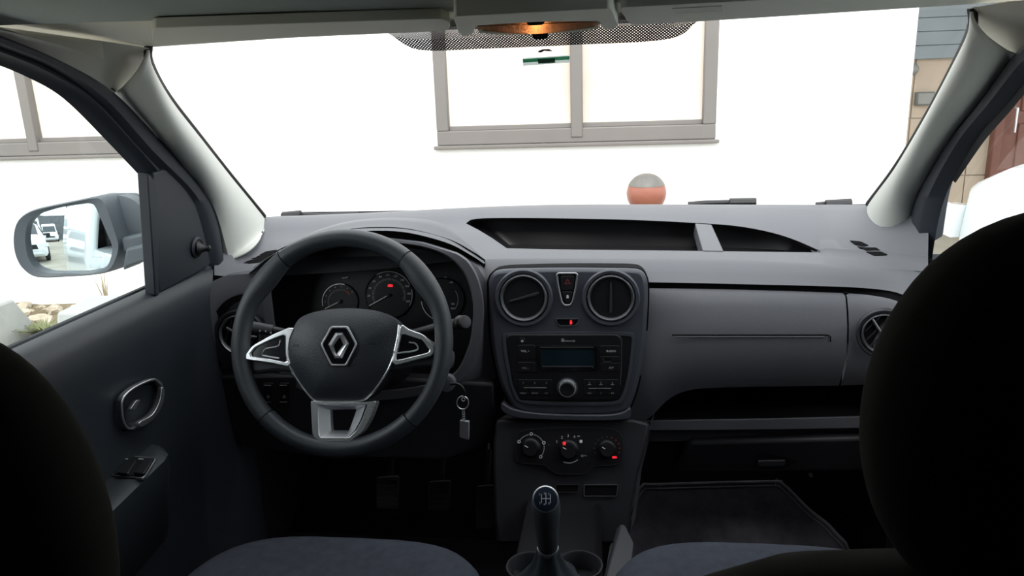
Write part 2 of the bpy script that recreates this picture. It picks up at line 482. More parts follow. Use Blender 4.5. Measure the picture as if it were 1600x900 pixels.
def block(lab, base, yaw, L, W1, W2, H):
    c, s = cos(yaw), sin(yaw)
    def T(a, b, z): return Vector((base[0] + a * c - b * s, base[1] + a * s + b * c, z))
    r0 = [T(a, b, GZ) for a, b in ((-L / 2, -W1 / 2), (L / 2, -W1 / 2), (L / 2, W1 / 2), (-L / 2, W1 / 2))]
    r1 = [T(a, b, GZ + H * 0.35) for a, b in ((-L / 2, -W1 / 2), (L / 2, -W1 / 2), (L / 2, W1 / 2), (-L / 2, W1 / 2))]
    r2 = [T(a, b, GZ + H) for a, b in ((-L / 2 * .96, -W2 / 2), (L / 2 * .96, -W2 / 2), (L / 2 * .96, W2 / 2), (-L / 2 * .96, W2 / 2))]
    o = loops('concrete_block', [r0, r1, r2], conc); bevel(o, 0.015); tag(o, lab, 'concrete block', 'concrete blocks beside the car')
block('grey concrete kerb block with sloping end at the left edge of the photo', (-3.92, 3.80), radians(-4), 1.15, 0.46, 0.28, 0.28)
block('pale concrete kerb block half hidden behind the door sill', (-1.98, 3.36), radians(6), 1.1, 0.42, 0.30, 0.43)
weed_m = mat('weed_green', (0.15, 0.165, 0.075), 0.8)
dry_m = mat('dry_stalk', (0.36, 0.30, 0.20), 0.9)
def weed(lab, base, h, n, m, spread):
    bm = bmesh.new()
    for i in range(n):
        a = random.uniform(0, 2 * pi); L = h * random.uniform(0.6, 1.0); sp = spread * random.uniform(0.3, 1)
        d = Vector((cos(a), sin(a), 0)); w = Vector((-sin(a), cos(a), 0)) * (0.006 + 0.008 * (m is weed_m)); p0 = Vector(base) + d * 0.01
        pts = [p0 + d * sp * t * t + Vector((0, 0, L * t)) for t in (0, .35, .7, 1)]
        vs = [(bm.verts.new(p - w * (1 - k / 3.3)), bm.verts.new(p + w * (1 - k / 3.3))) for k, p in enumerate(pts)]
        for q in range(3): bm.faces.new((vs[q][0], vs[q][1], vs[q + 1][1], vs[q + 1][0]))
    me = bpy.data.meshes.new('weed'); bm.to_mesh(me); bm.free(); o = put('weed', me, m); tag(o, lab, 'weed')
p = PZ(70, 524, GZ + .05); weed('low green weed tuft in the dirt between the concrete blocks', (p.x, p.y, GZ + 0.04), 0.085, 140, weed_m, 0.17)
p = P(165, 470, WY - 0.1); weed('dry upright weed stalk against the white wall', (p.x, WY - 0.1, GZ + 0.06), 0.30, 12, dry_m, 0.08)

# round red bollard head ahead of the bonnet
t = thing('bollard', 'orange red round bollard head with dark grey top before the white wall', 'bollard', (0.305, 3.9, GZ))
red_b = mat('bollard_orange_red', (0.30, 0.10, 0.06), 0.35, var=(4, (0.26, 0.085, 0.05)))
grey_b = mat('bollard_dark_top', (0.09, 0.085, 0.075), 0.45, var=(9, (0.17, 0.16, 0.145)))
def ball(name, c, r, a0, a1, m, parent, n=12, seg=28, sy=1.0):
    R = []
    for i in range(n + 1):
        a = a0 + (a1 - a0) * i / n
        R.append([Vector(c) + Vector((r * cos(a) * cos(2 * pi * q / seg), r * sy * cos(a) * sin(2 * pi * q / seg), r * sin(a))) for q in range(seg)])
    return loops(name, R, m, parent)
bc = P(1010, 302, 3.9)
ball('head', bc, 0.100, -1.4, 0.45, red_b, t)
ball('cap', bc, 0.1015, 0.42, 1.55, grey_b, t)
tube('post', [(bc.x, 3.9, GZ), (bc.x, 3.9, bc.z - 0.09)], 0.05, red_b, t, seg=20)

# shaded beige annex on the right, under a sheet added out of view
beige = mat('beige_tile_wall', (0.52, 0.42, 0.33), 0.8, var=(2, (0.47, 0.375, 0.29)))
tile_joint = mat('tile_joint', (0.45, 0.36, 0.29), 0.9)
aw = root('wall_right', (3.5, 7.2, GZ), 'beige tiled annex wall standing back on the right')
box('masonry', (1.6, 7.1, GZ), (7.5, 7.3, 3.0), tile_joint, aw)
tl = None
for i in range(9):
    for j in range(5):
        x0 = 2.2 + i * 0.5; z0 = GZ + j * 0.5
        box('tile', (x0 + 0.004, 7.085, z0 + 0.004), (x0 + 0.496, 7.11, z0 + 0.496), beige, aw, 0.003)
added_shade_m = mat('added_shade_grey', (0.35, 0.38, 0.40), 0.6)
t = thing('added_shade', 'added grey sheet out of view that shades the beige annex wall', 'added_shade', (4.6, 5.9, GZ))
box('shade_sheet', (1.85, 4.75, 2.35), (7.4, 7.1, 2.42), added_shade_m, t, 0.01)  # unseen sheet and post, added to keep the annex wall in shade
for x in (6.9,): tube('post', [(x, 4.9, GZ), (x, 4.9, 2.35)], 0.05, added_shade_m, t)
door_brown = mat('brown_door', (0.20, 0.075, 0.05), 0.5, var=(5, (0.15, 0.055, 0.04)))
d = root('door_1', (3.9, 7.05, GZ), 'red brown panelled door in the beige annex wall')
box('door_leaf', (3.42, 7.03, GZ), (4.3, 7.085, 1.55), door_brown, d, 0.006)
for z0, z1 in ((0.0, 0.62), (0.72, 1.40)): box('door_panel', (3.55, 7.012, z0), (4.17, 7.032, z1), door_brown, d, 0.012)
box('door_frame', (3.36, 7.0, GZ), (3.43, 7.09, 1.62), door_brown, d, 0.006)
tube('door_handle', [(3.50, 7.0, 0.55), (3.50, 6.97, 0.55), (3.50, 6.97, 0.75), (3.50, 7.0, 0.75)], 0.010, satin, d)
shut_m = mat('shutter_grey_blue', (0.23, 0.27, 0.29), 0.35, var=(3, (0.19, 0.22, 0.24)))
t = thing('shutter_panel', 'grey blue metal shutter panel high on the beige annex wall', 'shutter', (2.85, 7.05, 1.17))
for k in range(6): box('slat', (2.45, 7.03 - 0.004 * (k % 2), 1.17 + k * 0.11), (3.25, 7.084, 1.278 + k * 0.11), shut_m, t, 0.004)
t = thing('wall_lamp', 'small round grey lamp on the beige annex wall under the shutter', 'lamp', (2.66, 7.0, 1.08))
fl = Frame((2.66, 7.085, 1.08), (1, 0, 0), (0, 0, 1))
lampm = mat('lamp_grey', (0.25, 0.25, 0.23), 0.5)
def turn(name, c, prof, m, parent, ax, seg=24):
    ax = Vector(ax).normalized(); u = ax.cross(Vector((0.3, 0.2, 0.93))).normalized(); v = ax.cross(u)
    return loops(name, [[Vector(c) + ax * h + u * r * cos(2 * pi * q / seg) + v * r * sin(2 * pi * q / seg) for q in range(seg)] for r, h in prof], m, parent)
turn('base', (2.665, 7.085, 1.09), [(0.055, 0), (0.055, 0.02)], lampm, t, (0, -1, 0))
turn('globe', (2.665, 7.085, 1.09), [(0.042, 0.02), (0.048, 0.05), (0.035, 0.085), (0.012, 0.1)], lampm, t, (0, -1, 0))
t = thing('meter_box', 'small dark grey box on the beige annex wall below the lamp', 'box', (2.78, 7.05, 0.84))
bxm = mat('meter_box_grey', (0.14, 0.15, 0.14), 0.5)
box('case', (2.715, 7.03, 0.79), (2.86, 7.085, 0.90), bxm, t, 0.006); box('lid', (2.725, 7.022, 0.80), (2.85, 7.031, 0.89), lampm, t, 0.003)

# ------------------------------------------------------------------ parked vehicles
tyre = mat('tyre', (0.02, 0.02, 0.02), 0.8); hub_m = mat('hub_alloy', (0.5, 0.5, 0.52), 0.3, 1.0); lampr = mat('tail_lamp', (0.35, 0.02, 0.02), 0.2); lampw = mat('head_lamp', (0.75, 0.78, 0.8), 0.1, coat=1.0)
def vehicle(name, label, cat, loc, yaw, prof, width, group, paint=white_paint, wheels=(0.85, 3.35), glass=(), wr=0.32, mirror_y=1.35):
    """prof: (y along, z bottom, z shoulder, z roof, half width low, half width roof); nose at y = 0"""
    t = thing(name, label, cat, loc, group)
    M = Matrix.Rotation(yaw, 3, 'Z'); L = Vector(loc)
    def W(x, y, z): return L + M @ Vector((x, y, z))
    R = []
    for y, zb, zs, zr, hw, hr in prof:
        R.append([W(*p) for p in ((-hw * .9, y, zb), (-hw, y, zb + .12), (-hw, y, zs * .75), (-hw * .97, y, zs), (-hr, y, zr - .05), (-hr * .82, y, zr), (hr * .82, y, zr), (hr, y, zr - .05), (hw * .97, y, zs), (hw, y, zs * .75), (hw, y, zb + .12), (hw * .9, y, zb))])
    b = loops('body', R, paint, t, sharp=50); bevel(b, 0.03)
    for nm, pts, th in glass:
        prism3(nm, [W(*p) for p in pts], M @ Vector(th), dark_glass, t)
    hw = max(p[4] for p in prof)
    for s in (-1, 1):
        for wy in wheels:
            w = turn('wheel', W(s * (hw - 0.17), wy, wr), [(wr * .6, 0), (wr, 0.02), (wr, 0.17), (wr * .85, 0.19), (wr * .62, 0.18)], tyre, t, M @ Vector((s, 0, 0)))
            turn('hub', W(s * (hw - 0.17), wy, wr), [(wr * .62, 0.181), (wr * .6, 0.195), (wr * .2, 0.2)], hub_m, w, M @ Vector((s, 0, 0)))
        box_pts = [W(s * (hw * .98), 0.06, 0.62), W(s * hw * .62, -0.015, 0.62), W(s * hw * .62, -0.015, 0.74), W(s * (hw * .98), 0.06, 0.78)]
        prism3('head_lamp', box_pts, M @ Vector((0, 0.08, 0)), lampw, t)
        yl = prof[-1][0]
        prism3('tail_lamp', [W(s * hw * .93, yl - .03, .7), W(s * hw * .72, yl - .03, .7), W(s * hw * .72, yl - .03, 1.0), W(s * hw * .93, yl - .03, 1.0)], M @ Vector((0, 0.06, 0)), lampr, t)
        q = [W(s * (hw + .02), mirror_y, 0.98), W(s * (hw + .2), mirror_y + .02, 0.98), W(s * (hw + .2), mirror_y + .02, 1.14), W(s * (hw + .02), mirror_y, 1.14)]
        prism3('door_mirror', q, M @ Vector((0, 0.09, 0)), black, t, 0.02)
    prism3('grille', [W(-hw * .55, -0.02, .55), W(hw * .55, -0.02, .55), W(hw * .5, -0.02, .72), W(-hw * .5, -0.02, .72)], M @ Vector((0, 0.06, 0)), black, t)
    prism3('number_plate', [W(-.26, -0.035, .40), W(.26, -0.035, .40), W(.26, -0.035, .51), W(-.26, -0.035, .51)], M @ Vector((0, 0.03, 0)), white_print, t)
    return t
suv_prof = [(0, .35, .62, .70, .70, .55), (.12, .25, .72, .82, .84, .72), (1.05, .22, .88, .98, .88, .74), (1.35, .22, .92, 1.08, .89, .70), (2.0, .22, .96, 1.52, .90, .66), (2.6, .22, .97, 1.60, .90, .66), (3.6, .22, .98, 1.56, .90, .66), (4.05, .25, .98, 1.2, .88, .66), (4.2, .32, .9, 1.0, .84, .66)]
suv_glass = [('windshield', ((-.62, 1.32, 1.05), (.62, 1.32, 1.05), (.56, 1.95, 1.53), (-.56, 1.95, 1.53)), (0, .02, .02))] + \
  [('side_window', ((s * .885, 1.62, 1.0), (s * .885, 3.7, 1.02), (s * .70, 3.45, 1.46), (s * .70, 2.05, 1.44)), (s * .02, 0, .005)) for s in (-1, 1)]
van_prof = [(0, .35, .7, .85, .80, .7), (.1, .25, .8, .98, .93, .8), (.75, .22, 1.05, 1.25, .98, .82), (1.5, .22, 1.15, 2.05, .99, .80), (1.9, .22, 1.15, 2.3, .99, .82), (5.2, .22, 1.15, 2.3, .99, .82), (5.3, .3, 1.1, 2.2, .97, .8)]
van_glass = [('windshield', ((-.75, .72, 1.24), (.75, .72, 1.24), (.7, 1.42, 2.0), (-.7, 1.42, 2.0)), (0, .03, -.03))] + \
  [('side_window', ((s * .97, 1.0, 1.2), (s * .97, 2.1, 1.2), (s * .83, 2.1, 1.95), (s * .85, 1.5, 1.9)), (s * .02, 0, .005)) for s in (-1, 1)]
vehicle('parked_suv', 'white car with black trim reflected at the left of the door mirror', 'car', (-1.95, -7.6, GZ), radians(176), suv_prof, 1.8, 'vehicles reflected in the mirror', glass=suv_glass)
vehicle('parked_van', 'pale van behind the white car in the mirror reflection', 'van', (-2.25, -14.8, GZ), radians(177), van_prof, 2.0, 'vehicles reflected in the mirror', wheels=(.9, 4.3), glass=van_glass, wr=.36)
vehicle('parked_van', 'white van before the grey yard wall in the middle of the mirror reflection', 'van', (-0.75, -29.0, GZ), radians(178), van_prof, 2.0, 'vehicles reflected in the mirror', wheels=(.9, 4.3), glass=van_glass, wr=.36)
pick_prof = [(0, .35, .70, .78, .70, .55), (.12, .25, .86, .96, .84, .72), (.5, .22, .98, 1.07, .88, .74), (1.1, .22, 1.04, 1.13, .88, .74), (1.75, .22, 1.06, 1.2, .89, .70), (2.4, .22, 1.08, 1.66, .90, .66), (3.6, .22, 1.08, 1.66, .90, .66), (4.05, .25, 1.05, 1.3, .88, .66), (4.2, .32, .95, 1.1, .84, .66)]
vehicle('parked_car', 'white car standing beside the passenger window', 'car', (2.62, 3.95, GZ), radians(180), pick_prof, 1.8, None, glass=[('windshield', ((-.62, 1.74, 1.2), (.62, 1.74, 1.2), (.56, 2.36, 1.62), (-.56, 2.36, 1.62)), (0, .02, .02))], mirror_y=2.0)
ywm = mat('yard_wall_grey', (0.16, 0.17, 0.18), 0.9, var=(2, (0.12, 0.125, 0.13)))
struct(box('wall_back', (-30, -36.3, GZ), (12, -36, 3.4), ywm), 'dark grey yard wall far behind, seen in the door mirror')

# ================================================================== the car: shell, doors, glass
DL = Frame((-0.70, 0, 0.735), (0, 1, 0), (0.10, 0, 1))        # inner face of the driver's door
DR = Frame((0.70, 0, 0.735), (0, -1, 0), (-0.10, 0, 1))
H = Frame((0, 1.15, 1.153), (1, 0, 0), (0, -0.15, 0.019))     # header above the windshield
lining = mat('side_lining', (0.05, 0.052, 0.055), 0.9)

body = thing('van_bodywork', 'white bodywork of the small van the photo is taken in', 'car', (0, 0, GZ))
def arc_panel(name, x0, x1, y0, y1, z, bow, m, parent, th):
    rows = [[(x0 + (x1 - x0) * i / 10, y0 + (y1 - y0) * j / 6, z + bow * (1 - ((i - 5) / 5) ** 2)) for i in range(11)] for j in range(7)]
    o = grid(name, rows, m, parent); solid(o, th, -1); return o
arc_panel('roof_panel', -0.66, 0.66, -1.95, 1.12, 1.25, 0.03, white_paint, body, 0.02)
for s, nm in ((-1, 'l'), (1, 'r')):
    rows = []
    for y in (-1.95, -1.2, -0.4, 0.3, 0.62):
        rows.append([(s * x, y, z) for x, z in ((.80, -.18), (.86, -.05), (.87, .3), (.865, .62), (.84, .75), (.76, 1.15), (.70, 1.24), (.64, 1.262))])
    o = grid('side_panel', rows, white_paint, body); solid(o, 0.025, -1 if s < 0 else 1)
    box('side_lining', (min(s * .74, s * .72), -1.93, -0.02), (max(s * .74, s * .72), 0.60, 1.2), lining, body)
    box('fender', (min(s * .87, s * .72), 1.50, -0.12), (max(s * .87, s * .72), 2.75, 0.60), white_paint, body, 0.05)
    box('door_pillar', (min(s * .74, s * .66), 0.40, 0.0), (max(s * .74, s * .66), 0.62, 1.2), lining, body, 0.02)
mesh('tailgate', [(-.84, -1.95, -.15), (.84, -1.95, -.15), (.84, -1.95, .75), (.64, -1.95, 1.26), (-.64, -1.95, 1.26), (-.84, -1.95, .75)], [(0, 1, 2, 3, 4, 5)], white_paint, body)
box('tailgate_lining', (-.74, -1.94, -.02), (.74, -1.90, 1.2), lining, body)
rows = []
for y, z in ((1.95, .70), (2.3, .65), (2.6, .56), (2.85, .42), (2.92, .25)):
    rows.append([(x * .75, y - abs(x) ** 3 * .12, z - .05 * x * x) for x in (-1, -.75, -.5, -.25, 0, .25, .5, .75, 1)])
o = grid('hood', rows, white_paint, body); solid(o, 0.02)
rows = []
for y, z in ((1.86, .68), (1.96, .69)):
    rows.append([(x * .72, y - .12 * x * x, z) for x in (-1, -.5, 0, .5, 1)])
o = grid('cowl', rows, black, body); solid(o, 0.02)

fl = root('floor', (0, 0, 0), 'black carpeted cabin floor')
box('carpet', (-.74, -1.92, -.03), (.74, 1.80, 0.0), carpet, fl)
rows = [[(x, y, z) for x in (-.76, -.4, 0, .4, .76)] for y, z in ((1.62, 0.0), (1.75, 0.05), (1.93, .30), (1.97, .62), (1.97, .76))]
o = grid('firewall_carpet', rows, carpet, fl); solid(o, 0.02, 1)
for s in (-1, 1): box('kick_panel', (min(s * .74, s * .70), 1.36, 0), (max(s * .74, s * .70), 1.95, .72), carpet, fl, 0.01)
for s in (-1, 1): box('door_sill', (min(s * .74, s * .64), 0.3, 0), (max(s * .74, s * .64), 1.45, .07), black, fl, 0.01)

ce = root('ceiling', (0, 0, 1.2), 'grey felt headliner of the cabin')
crest = [(-60, 42, 1.0), (0, 40, 1.0), (230, 36, 1.0), (500, 28, 1.0), (700, 22, 1.0), (1000, 6, 1.0), (1200, -5, 1.0), (1500, -20, 1.0), (1640, -26, 1.0)]
cr = [P(*c) for c in crest]
R = [[(p.x * 1.0, y, 1.205) for p in cr] for y in (-1.9, -1.0, 0.0, 0.5)] + [[(p.x, 0.85, 1.190) for p in cr], [(p.x, 0.96, 1.178) for p in cr], [(p.x, .99, p.z + .002) for p in cr], [(p.x, 1.0, p.z + 0.003) for p in cr], [(p.x, 1.006, p.z + 0.012) for p in cr]]
grid('headliner', R, liner_m, ce)
glassline = [(60, 80, 1.12), (140, 79, 1.14), (232, 76, 1.15), (500, 58, 1.15), (700, 49, 1.15), (1000, 38, 1.15), (1200, 28, 1.15), (1520, 9, 1.15), (1640, 0, 1.12)]
gl = [P(*g) for g in glassline]
R = [[p + Vector((0, 0.004, 0.004)) for p in cr], [p * .7 + q * .3 + Vector((0, 0, .006)) for p, q in zip(cr, gl)], [p * .3 + q * .7 + Vector((0, 0, .008)) for p, q in zip(cr, gl)], [p + Vector((0, 0, 0.004)) for p in gl], [p + Vector((0, 0.015, 0.003)) for p in gl], [p + Vector((0, 0.03, 0.03)) for p in gl]]
grid('header_trim', R, visor_m, ce)
# side rails of the roof
R = [[P(-80, 36, .95), P(0, 42, 1.0), P(80, 53, 1.05), P(160, 64, 1.10), P(233, 75, 1.15)], [DL.pt(-80, 33, 0.02), DL.pt(0, 50, 0.02), DL.pt(75, 70, 0.02), DL.pt(145, 92, 0.018), DL.pt(214, 112, 0.03)], [DL.pt(-80, 30), DL.pt(0, 58), DL.pt(70, 86), DL.pt(130, 118), DL.pt(179, 144)]]
R = [[r[0] + Vector((0, .45 - r[0].y, .012))] + r for r in R]
a = grid('rail_trim', R, rail_m, ce)
R = [[P(1519, 12, 1.15), P(1560, 5, 1.1), P(1600, 0, 1.06), P(1680, -10, 1.0)], [DR.pt(1552, 62, 0.02), DR.pt(1590, 45, 0.02), DR.pt(1630, 28, 0.02), DR.pt(1700, 5, 0.02)], [DR.pt(1590, 85), DR.pt(1615, 62), DR.pt(1650, 36), DR.pt(1720, 0)]]
R = [r + [r[-1] + Vector((0, .45 - r[-1].y, .012))] for r in R]
a = grid('rail_trim', R, rail_m, ce)

# windshield
WL_px = [(232, 72, 1.16), (234, 98, 1.17), (262, 150, 1.25), (310, 212, 1.37), (360, 275, 1.52), (412, 338, 1.66)]
WR_px = [(1519, 12, 1.16), (1518, 45, 1.17), (1490, 105, 1.25), (1447, 185, 1.37), (1400, 262, 1.52), (1357, 319, 1.66)]
ws = root('window_3', (0, 1.5, 0.8), 'windshield of the van with printed dot band at the top')
wl = [P(*p) for p in WL_px]; wr = [P(*p) for p in WR_px]
wl.append(wl[-1] + (wl[-1] - wl[-2]) * 0.3); wr.append(wr[-1] + (wr[-1] - wr[-2]) * 0.3)
def ws_pt(t, s):
    i = min(int(t * (len(wl) - 1)), len(wl) - 2); f = t * (len(wl) - 1) - i
    a = wl[i].lerp(wl[i + 1], f); b = wr[i].lerp(wr[i + 1], f); p = a.lerp(b, s)
    bow = (0.03 + 0.10 * t) * (1 - (2 * s - 1) ** 2)
    return p + Vector((0, bow, 0))
R = [[ws_pt(i / 24, j / 24) for j in range(25)] for i in range(25)]
grid('glass', R, glass_front, ws)
for pts in (WL_px, WR_px):
    q = [P(x, y, Y - .004) for x, y, Y in pts]
    tube('seal', catmull(q, 6), 0.0065, black, ws, seg=8)
# dot band printed on the glass behind the interior lamp
def ws_ray(px, py):
    """where a picture ray meets the windshield surface"""
    d = ray(px, py); best = None
    y = 1.1
    lo, hi = 1.1, 1.9
    def side(Y):
        p = CAM + d * (Y / d.y)
        s = min(1, max(0, (px - 232) / 1287.0))
        # height of the glass at this Y
        prev = None
        for k in range(41):
            q = ws_pt(k / 40, s)
            if prev is not None and (prev.y - Y) * (q.y - Y) <= 0:
                f = (Y - prev.y) / ((q.y - prev.y) or 1e-9); return p.z - (prev.z + (q.z - prev.z) * f)
            prev = q
        return p.z - (ws_pt(0, s).z if Y < ws_pt(0, s).y else ws_pt(1, s).z)
    for _ in range(40):
        mid = (lo + hi) / 2
        if side(mid) < 0: lo = mid
        else: hi = mid
    return CAM + d * ((lo - 0.006) / d.y)
top_b = [(596, 46), (640, 44), (760, 40), (900, 34), (1040, 28), (1098, 26)]
bot_b = [(608, 53), (655, 78), (760, 76), (900, 70), (1045, 61), (1090, 33)]
tb = catmull([Vector((x, y, 0)) for x, y in top_b], 5); bb = catmull([Vector((x, y, 0)) for x, y in bot_b], 5)
rows = [[ws_ray(a.x + (b.x - a.x) * t, a.y + (b.y - a.y) * t) for a, b in zip(tb, bb)] for t in (0, .25, .5, .75, 1)]
dots_m = dots_mat('printed_dots')
o = grid('dot_band', rows, dots_m, ws)
uvl = o.data.uv_layers.new(name='UVMap')
for lp in o.data.loops:
    w = o.data.vertices[lp.vertex_index].co
    uvl.data[lp.index].uv = (w.x / 0.0052, (w.y * 0.8 - w.z * 0.6) / 0.0052)

# pillar trims
def pillar(name, W, V, label, sgn):
    a = [P(*p) for p in W]; n = len(a)
    A = catmull(a, 6); B = catmull(V, 6); rows = []
    inward = Vector((sgn, 0, 0))
    for t, k in [(i / 14, .026 * sin(pi * i / 14) ** .8 - (.006 if i == 14 else 0)) for i in range(15)]:
        rows.append([p.lerp(q, t) + Vector((inward.x * k, -k * .9, 0)) for p, q in zip(A, B)])
    o = grid(name, rows, trim_m); solid(o, 0.004, 0); struct(o, label); return o
VLp = [(179, 144), (232, 203), (280, 258), (308, 292), (330, 335), (344, 396), (348, 410)]
pillar('trim_1', WL_px + [(409, 366, 1.58)], [DL.pt(x, y, .004) for x, y in VLp], 'light grey windshield pillar trim on the driver side', 1)
VRp = [(1591, 85), (1545, 148), (1490, 218), (1450, 282), (1432, 322), (1422, 390), (1420, 398)]
pillar('trim_2', WR_px + [(1366, 356, 1.58)], [DR.pt(x, y, .004) for x, y in VRp], 'light grey windshield pillar trim on the passenger side', -1)

# ------------------------------------------------------------------ driver's door
door = thing('car_door', 'driver door with black inner panel, handle and clear side window', 'car door', (-.72, .9, 0))
def band(name, fr, outer, inner, offs, m, parent):
    A = catmull([Vector((x, y, 0)) for x, y in outer], 6); B = catmull([Vector((x, y, 0)) for x, y in inner], 6)
    rows = []
    for t, k in offs: rows.append([fr.pt(a.x + (b.x - a.x) * t, a.y + (b.y - a.y) * t, k) for a, b in zip(A, B)])
    rows = [[r[0] + Vector((0, .5 - r[0].y, .015))] + r for r in rows]      # on along the roof to the door pillar
    return grid(name, rows, m, parent)
seal_o = [(-70, 32), (0, 57), (90, 95), (172, 143), (250, 223), (318, 302), (338, 350), (347, 412)]
seal_i = [(-70, 52), (0, 76), (78, 108), (150, 160), (222, 240), (286, 300), (312, 350), (330, 420)]
band('door_seal', DL, seal_o, seal_i, ((0, -.02), (.02, .006), (.3, .012), (.7, .010), (1, -.004)), rubber, door)
fo = [(-70, 44), (0, 68), (82, 102), (160, 152), (228, 224), (275, 280)]
fi = [(-70, 72), (0, 97), (60, 122), (115, 155), (180, 220), (232, 276)]
band('window_frame', DL, fo, fi, ((0, -.012), (.2, -.003), (.45, .001), (.6, -.008), (.8, -.012), (1, -.016)), rubber, door)
sail = [(232, 276), (246, 290), (284, 288), (302, 312), (316, 350), (331, 410), (300, 432), (247, 459), (240, 400)]
o = prism('mirror_sail', DL, [(240, 270), (262, 262), (292, 296), (306, 318), (316, 350), (331, 412), (300, 432), (249, 459), (244, 400)], -.012, .003, door_m, door, .004)
prism('glass_run', DL, [(231, 270), (246, 286), (250, 460), (243, 462)], -.014, .006, rubber, door, .002)
lv = turn('mirror_lever', DL.pt(305, 388, 0.004), [(.016, 0), (.015, .004), (.010, .008), (.006, .016), (.007, .022), (.004, .025)], black, door, DL.n + Vector((0, .5, 0)))
turn('lever_boot', DL.pt(304, 386, 0.002), [(.020, 0), (.021, .004), (.017, .007), (.014, .005)], rubber, door, DL.n)
# glass
GP = Frame((-0.735, 0, 0.735), (0, 1, 0), (0.10, 0, 1))
g = [GP.pt(247, 468), GP.pt(243, 380), GP.pt(236, 268), GP.pt(180, 208), GP.pt(110, 140), GP.pt(0, 82)]
g.append(Vector((g[-1].x, .62, g[-1].z))); g.append(Vector((-.74, .62, .70)))
o = mesh('window_glass', g, [tuple(range(len(g)))], glass_side, door, smooth=False)
# inner panel
prof = [(-.738, .728), (-.733, .738), (-.724, .744), (-.708, .742), (-.693, .733), (-.683, .712), (-.680, .67), (-.684, .60), (-.684, .54), (-.678, .50), (-.672, .40), (-.676, .2), (-.685, .06)]
def yfront(z): return lerp_curve([(0.0, 1.20), (.35, 1.25), (.55, 1.29), (.65, 1.33), (.70, 1.38), (.745, 1.44)], z)[0]
rows = []
for x, z in prof:
    yf = yfront(z); rows.append([(x, .45 + (yf - .45) * j / 16, z) for j in range(17)] + [(x - .03, yf + .015, z)])
grid('inner_panel', rows, door_m, door)
q = [(-.736, .45, .741), (-.736, .9, .741), (-.736, 1.33, .741)]
tube('belt_seal', q, .0055, rubber, door, seg=8)
# outer skin and frame seen in the mirror
rows = []
for y in (.62, .9, 1.2, 1.47):
    rows.append([(-x, y, z) for x, z in ((.80, -.18), (.86, -.05), (.87, .3), (.865, .60), (.83, .685), (.76, .695))])
o = grid('outer_skin', rows, white_paint, door); solid(o, 0.02, 1)
box('rear_window_post', (-.77, .60, .70), (-.70, .66, 1.16), black, door, .004)
tube('belt_moulding', [(-.78, .62, .70), (-.78, 1.45, .70)], .012, rubber, door)
tube('outer_handle', [(-.865, .70, .60), (-.90, .72, .60), (-.90, .88, .60), (-.865, .90, .60)], .012, white_paint, door)
# inner door handle: bowl, bezel and lever
HP = Frame((-.676, 1.1, .56), (0, 1, 0), (0.02, 0, 1))
out = c2([(190, 640), (192, 622), (208, 606), (232, 594), (246, 592), (256, 603), (257, 622), (248, 645), (228, 664), (206, 672), (194, 662)], 5)
inn = shrink(out, 3.5)
hb = ring_prism('handle_bezel', HP, out, inn, -.004, .006, satin_dk, door, .0015)
pillow('handle_bowl', HP, inn, .001, -.025, black, hb)
pull = c2([(222, 667), (240, 655), (252, 634), (257, 610), (253, 606), (249, 628), (238, 648), (218, 660)], 5)
prism('handle_lever', HP, pull, .004, .012, satin_dk, hb, .002)
prism('lock_tab', HP, f2([(203, 640), (213, 626), (220, 624), (212, 640)], .3), .002, .008, satin_dk, hb, .001)
# armrest with the two window switches
AZ = .497
top = [PZ(x, y, AZ) for x, y in ((262, 705), (256, 715), (176, 792), (120, 845), (60, 905))]
rows = []
for z, k in ((AZ - .16, .025), (AZ - .03, .0), (AZ - .006, .0), (AZ, .010), (AZ, .05)):
    rows.append([Vector((max(-.69, p.x - k), p.y - (0.0 if i else k * .4), z)) for i, p in enumerate([top[0] + Vector((-.06, .03, 0)), top[0] + Vector((-.02, .02, 0))] + top)])
rows.append([Vector((-.69, r.y, AZ)) for r in rows[-1]])
grid('armrest', rows, door_m, door, thick=.004)
AP = Frame((-.62, 1.0, AZ), (1, 0, 0), (0, 1, 0))
pl = f2([(171, 742), (203, 711), (246, 714), (224, 747)], .18)
sp = prism('switch_plate', AP, pl, -.003, .003, satin_dk, door, .0015)
prism('switch_plate_face', AP, shrink(pl, 2.2), .0025, .0042, black, sp, .001)
for cx, lab in ((196, 'a'), (221, 'b')):
    prism('window_switch', AP, f2([(cx - 14, 738), (cx + 4, 718), (cx + 17, 719), (cx + 4, 740)], .2), .004, .009, black, sp, .002)
    strip('switch_mark', AP, [(cx - 3, 725), (cx + 5, 725.5)], 2, .0095, grey_print, sp)

# ------------------------------------------------------------------ passenger door
pdoor = thing('car_door', 'passenger door with dark window seal, mostly hidden by the passenger headrest', 'car door', (.72, .9, 0))
so = [(1680, 0), (1612, 66), (1590, 86), (1543, 150), (1486, 223), (1444, 292), (1428, 332), (1420, 398), (1420, 430), (1426, 490)]
si = [(1690, 22), (1634, 86), (1608, 112), (1562, 168), (1522, 214), (1482, 284), (1464, 332), (1452, 398), (1452, 430), (1474, 500)]
band('door_seal', DR, so, si, ((0, -.02), (.02, .006), (.3, .013), (.7, .012), (1, -.006)), rubber, pdoor)
so2 = [(1690, 20), (1634, 84), (1608, 110), (1562, 166), (1522, 212), (1482, 282)]
si2 = [(1692, 28), (1638, 94), (1612, 120), (1566, 176), (1527, 222), (1483, 287)]
band('window_frame', DR, so2, si2, ((0, -.006), (.5, -.008), (1, -.010)), black, pdoor)
rows = []
for x, z in prof:
    yf = yfront(z); rows.append([(-x, .45 + (yf - .45) * j / 16, z) for j in range(17)] + [(-x + .03, yf + .015, z)])
grid('inner_panel', rows, door_m, pdoor)
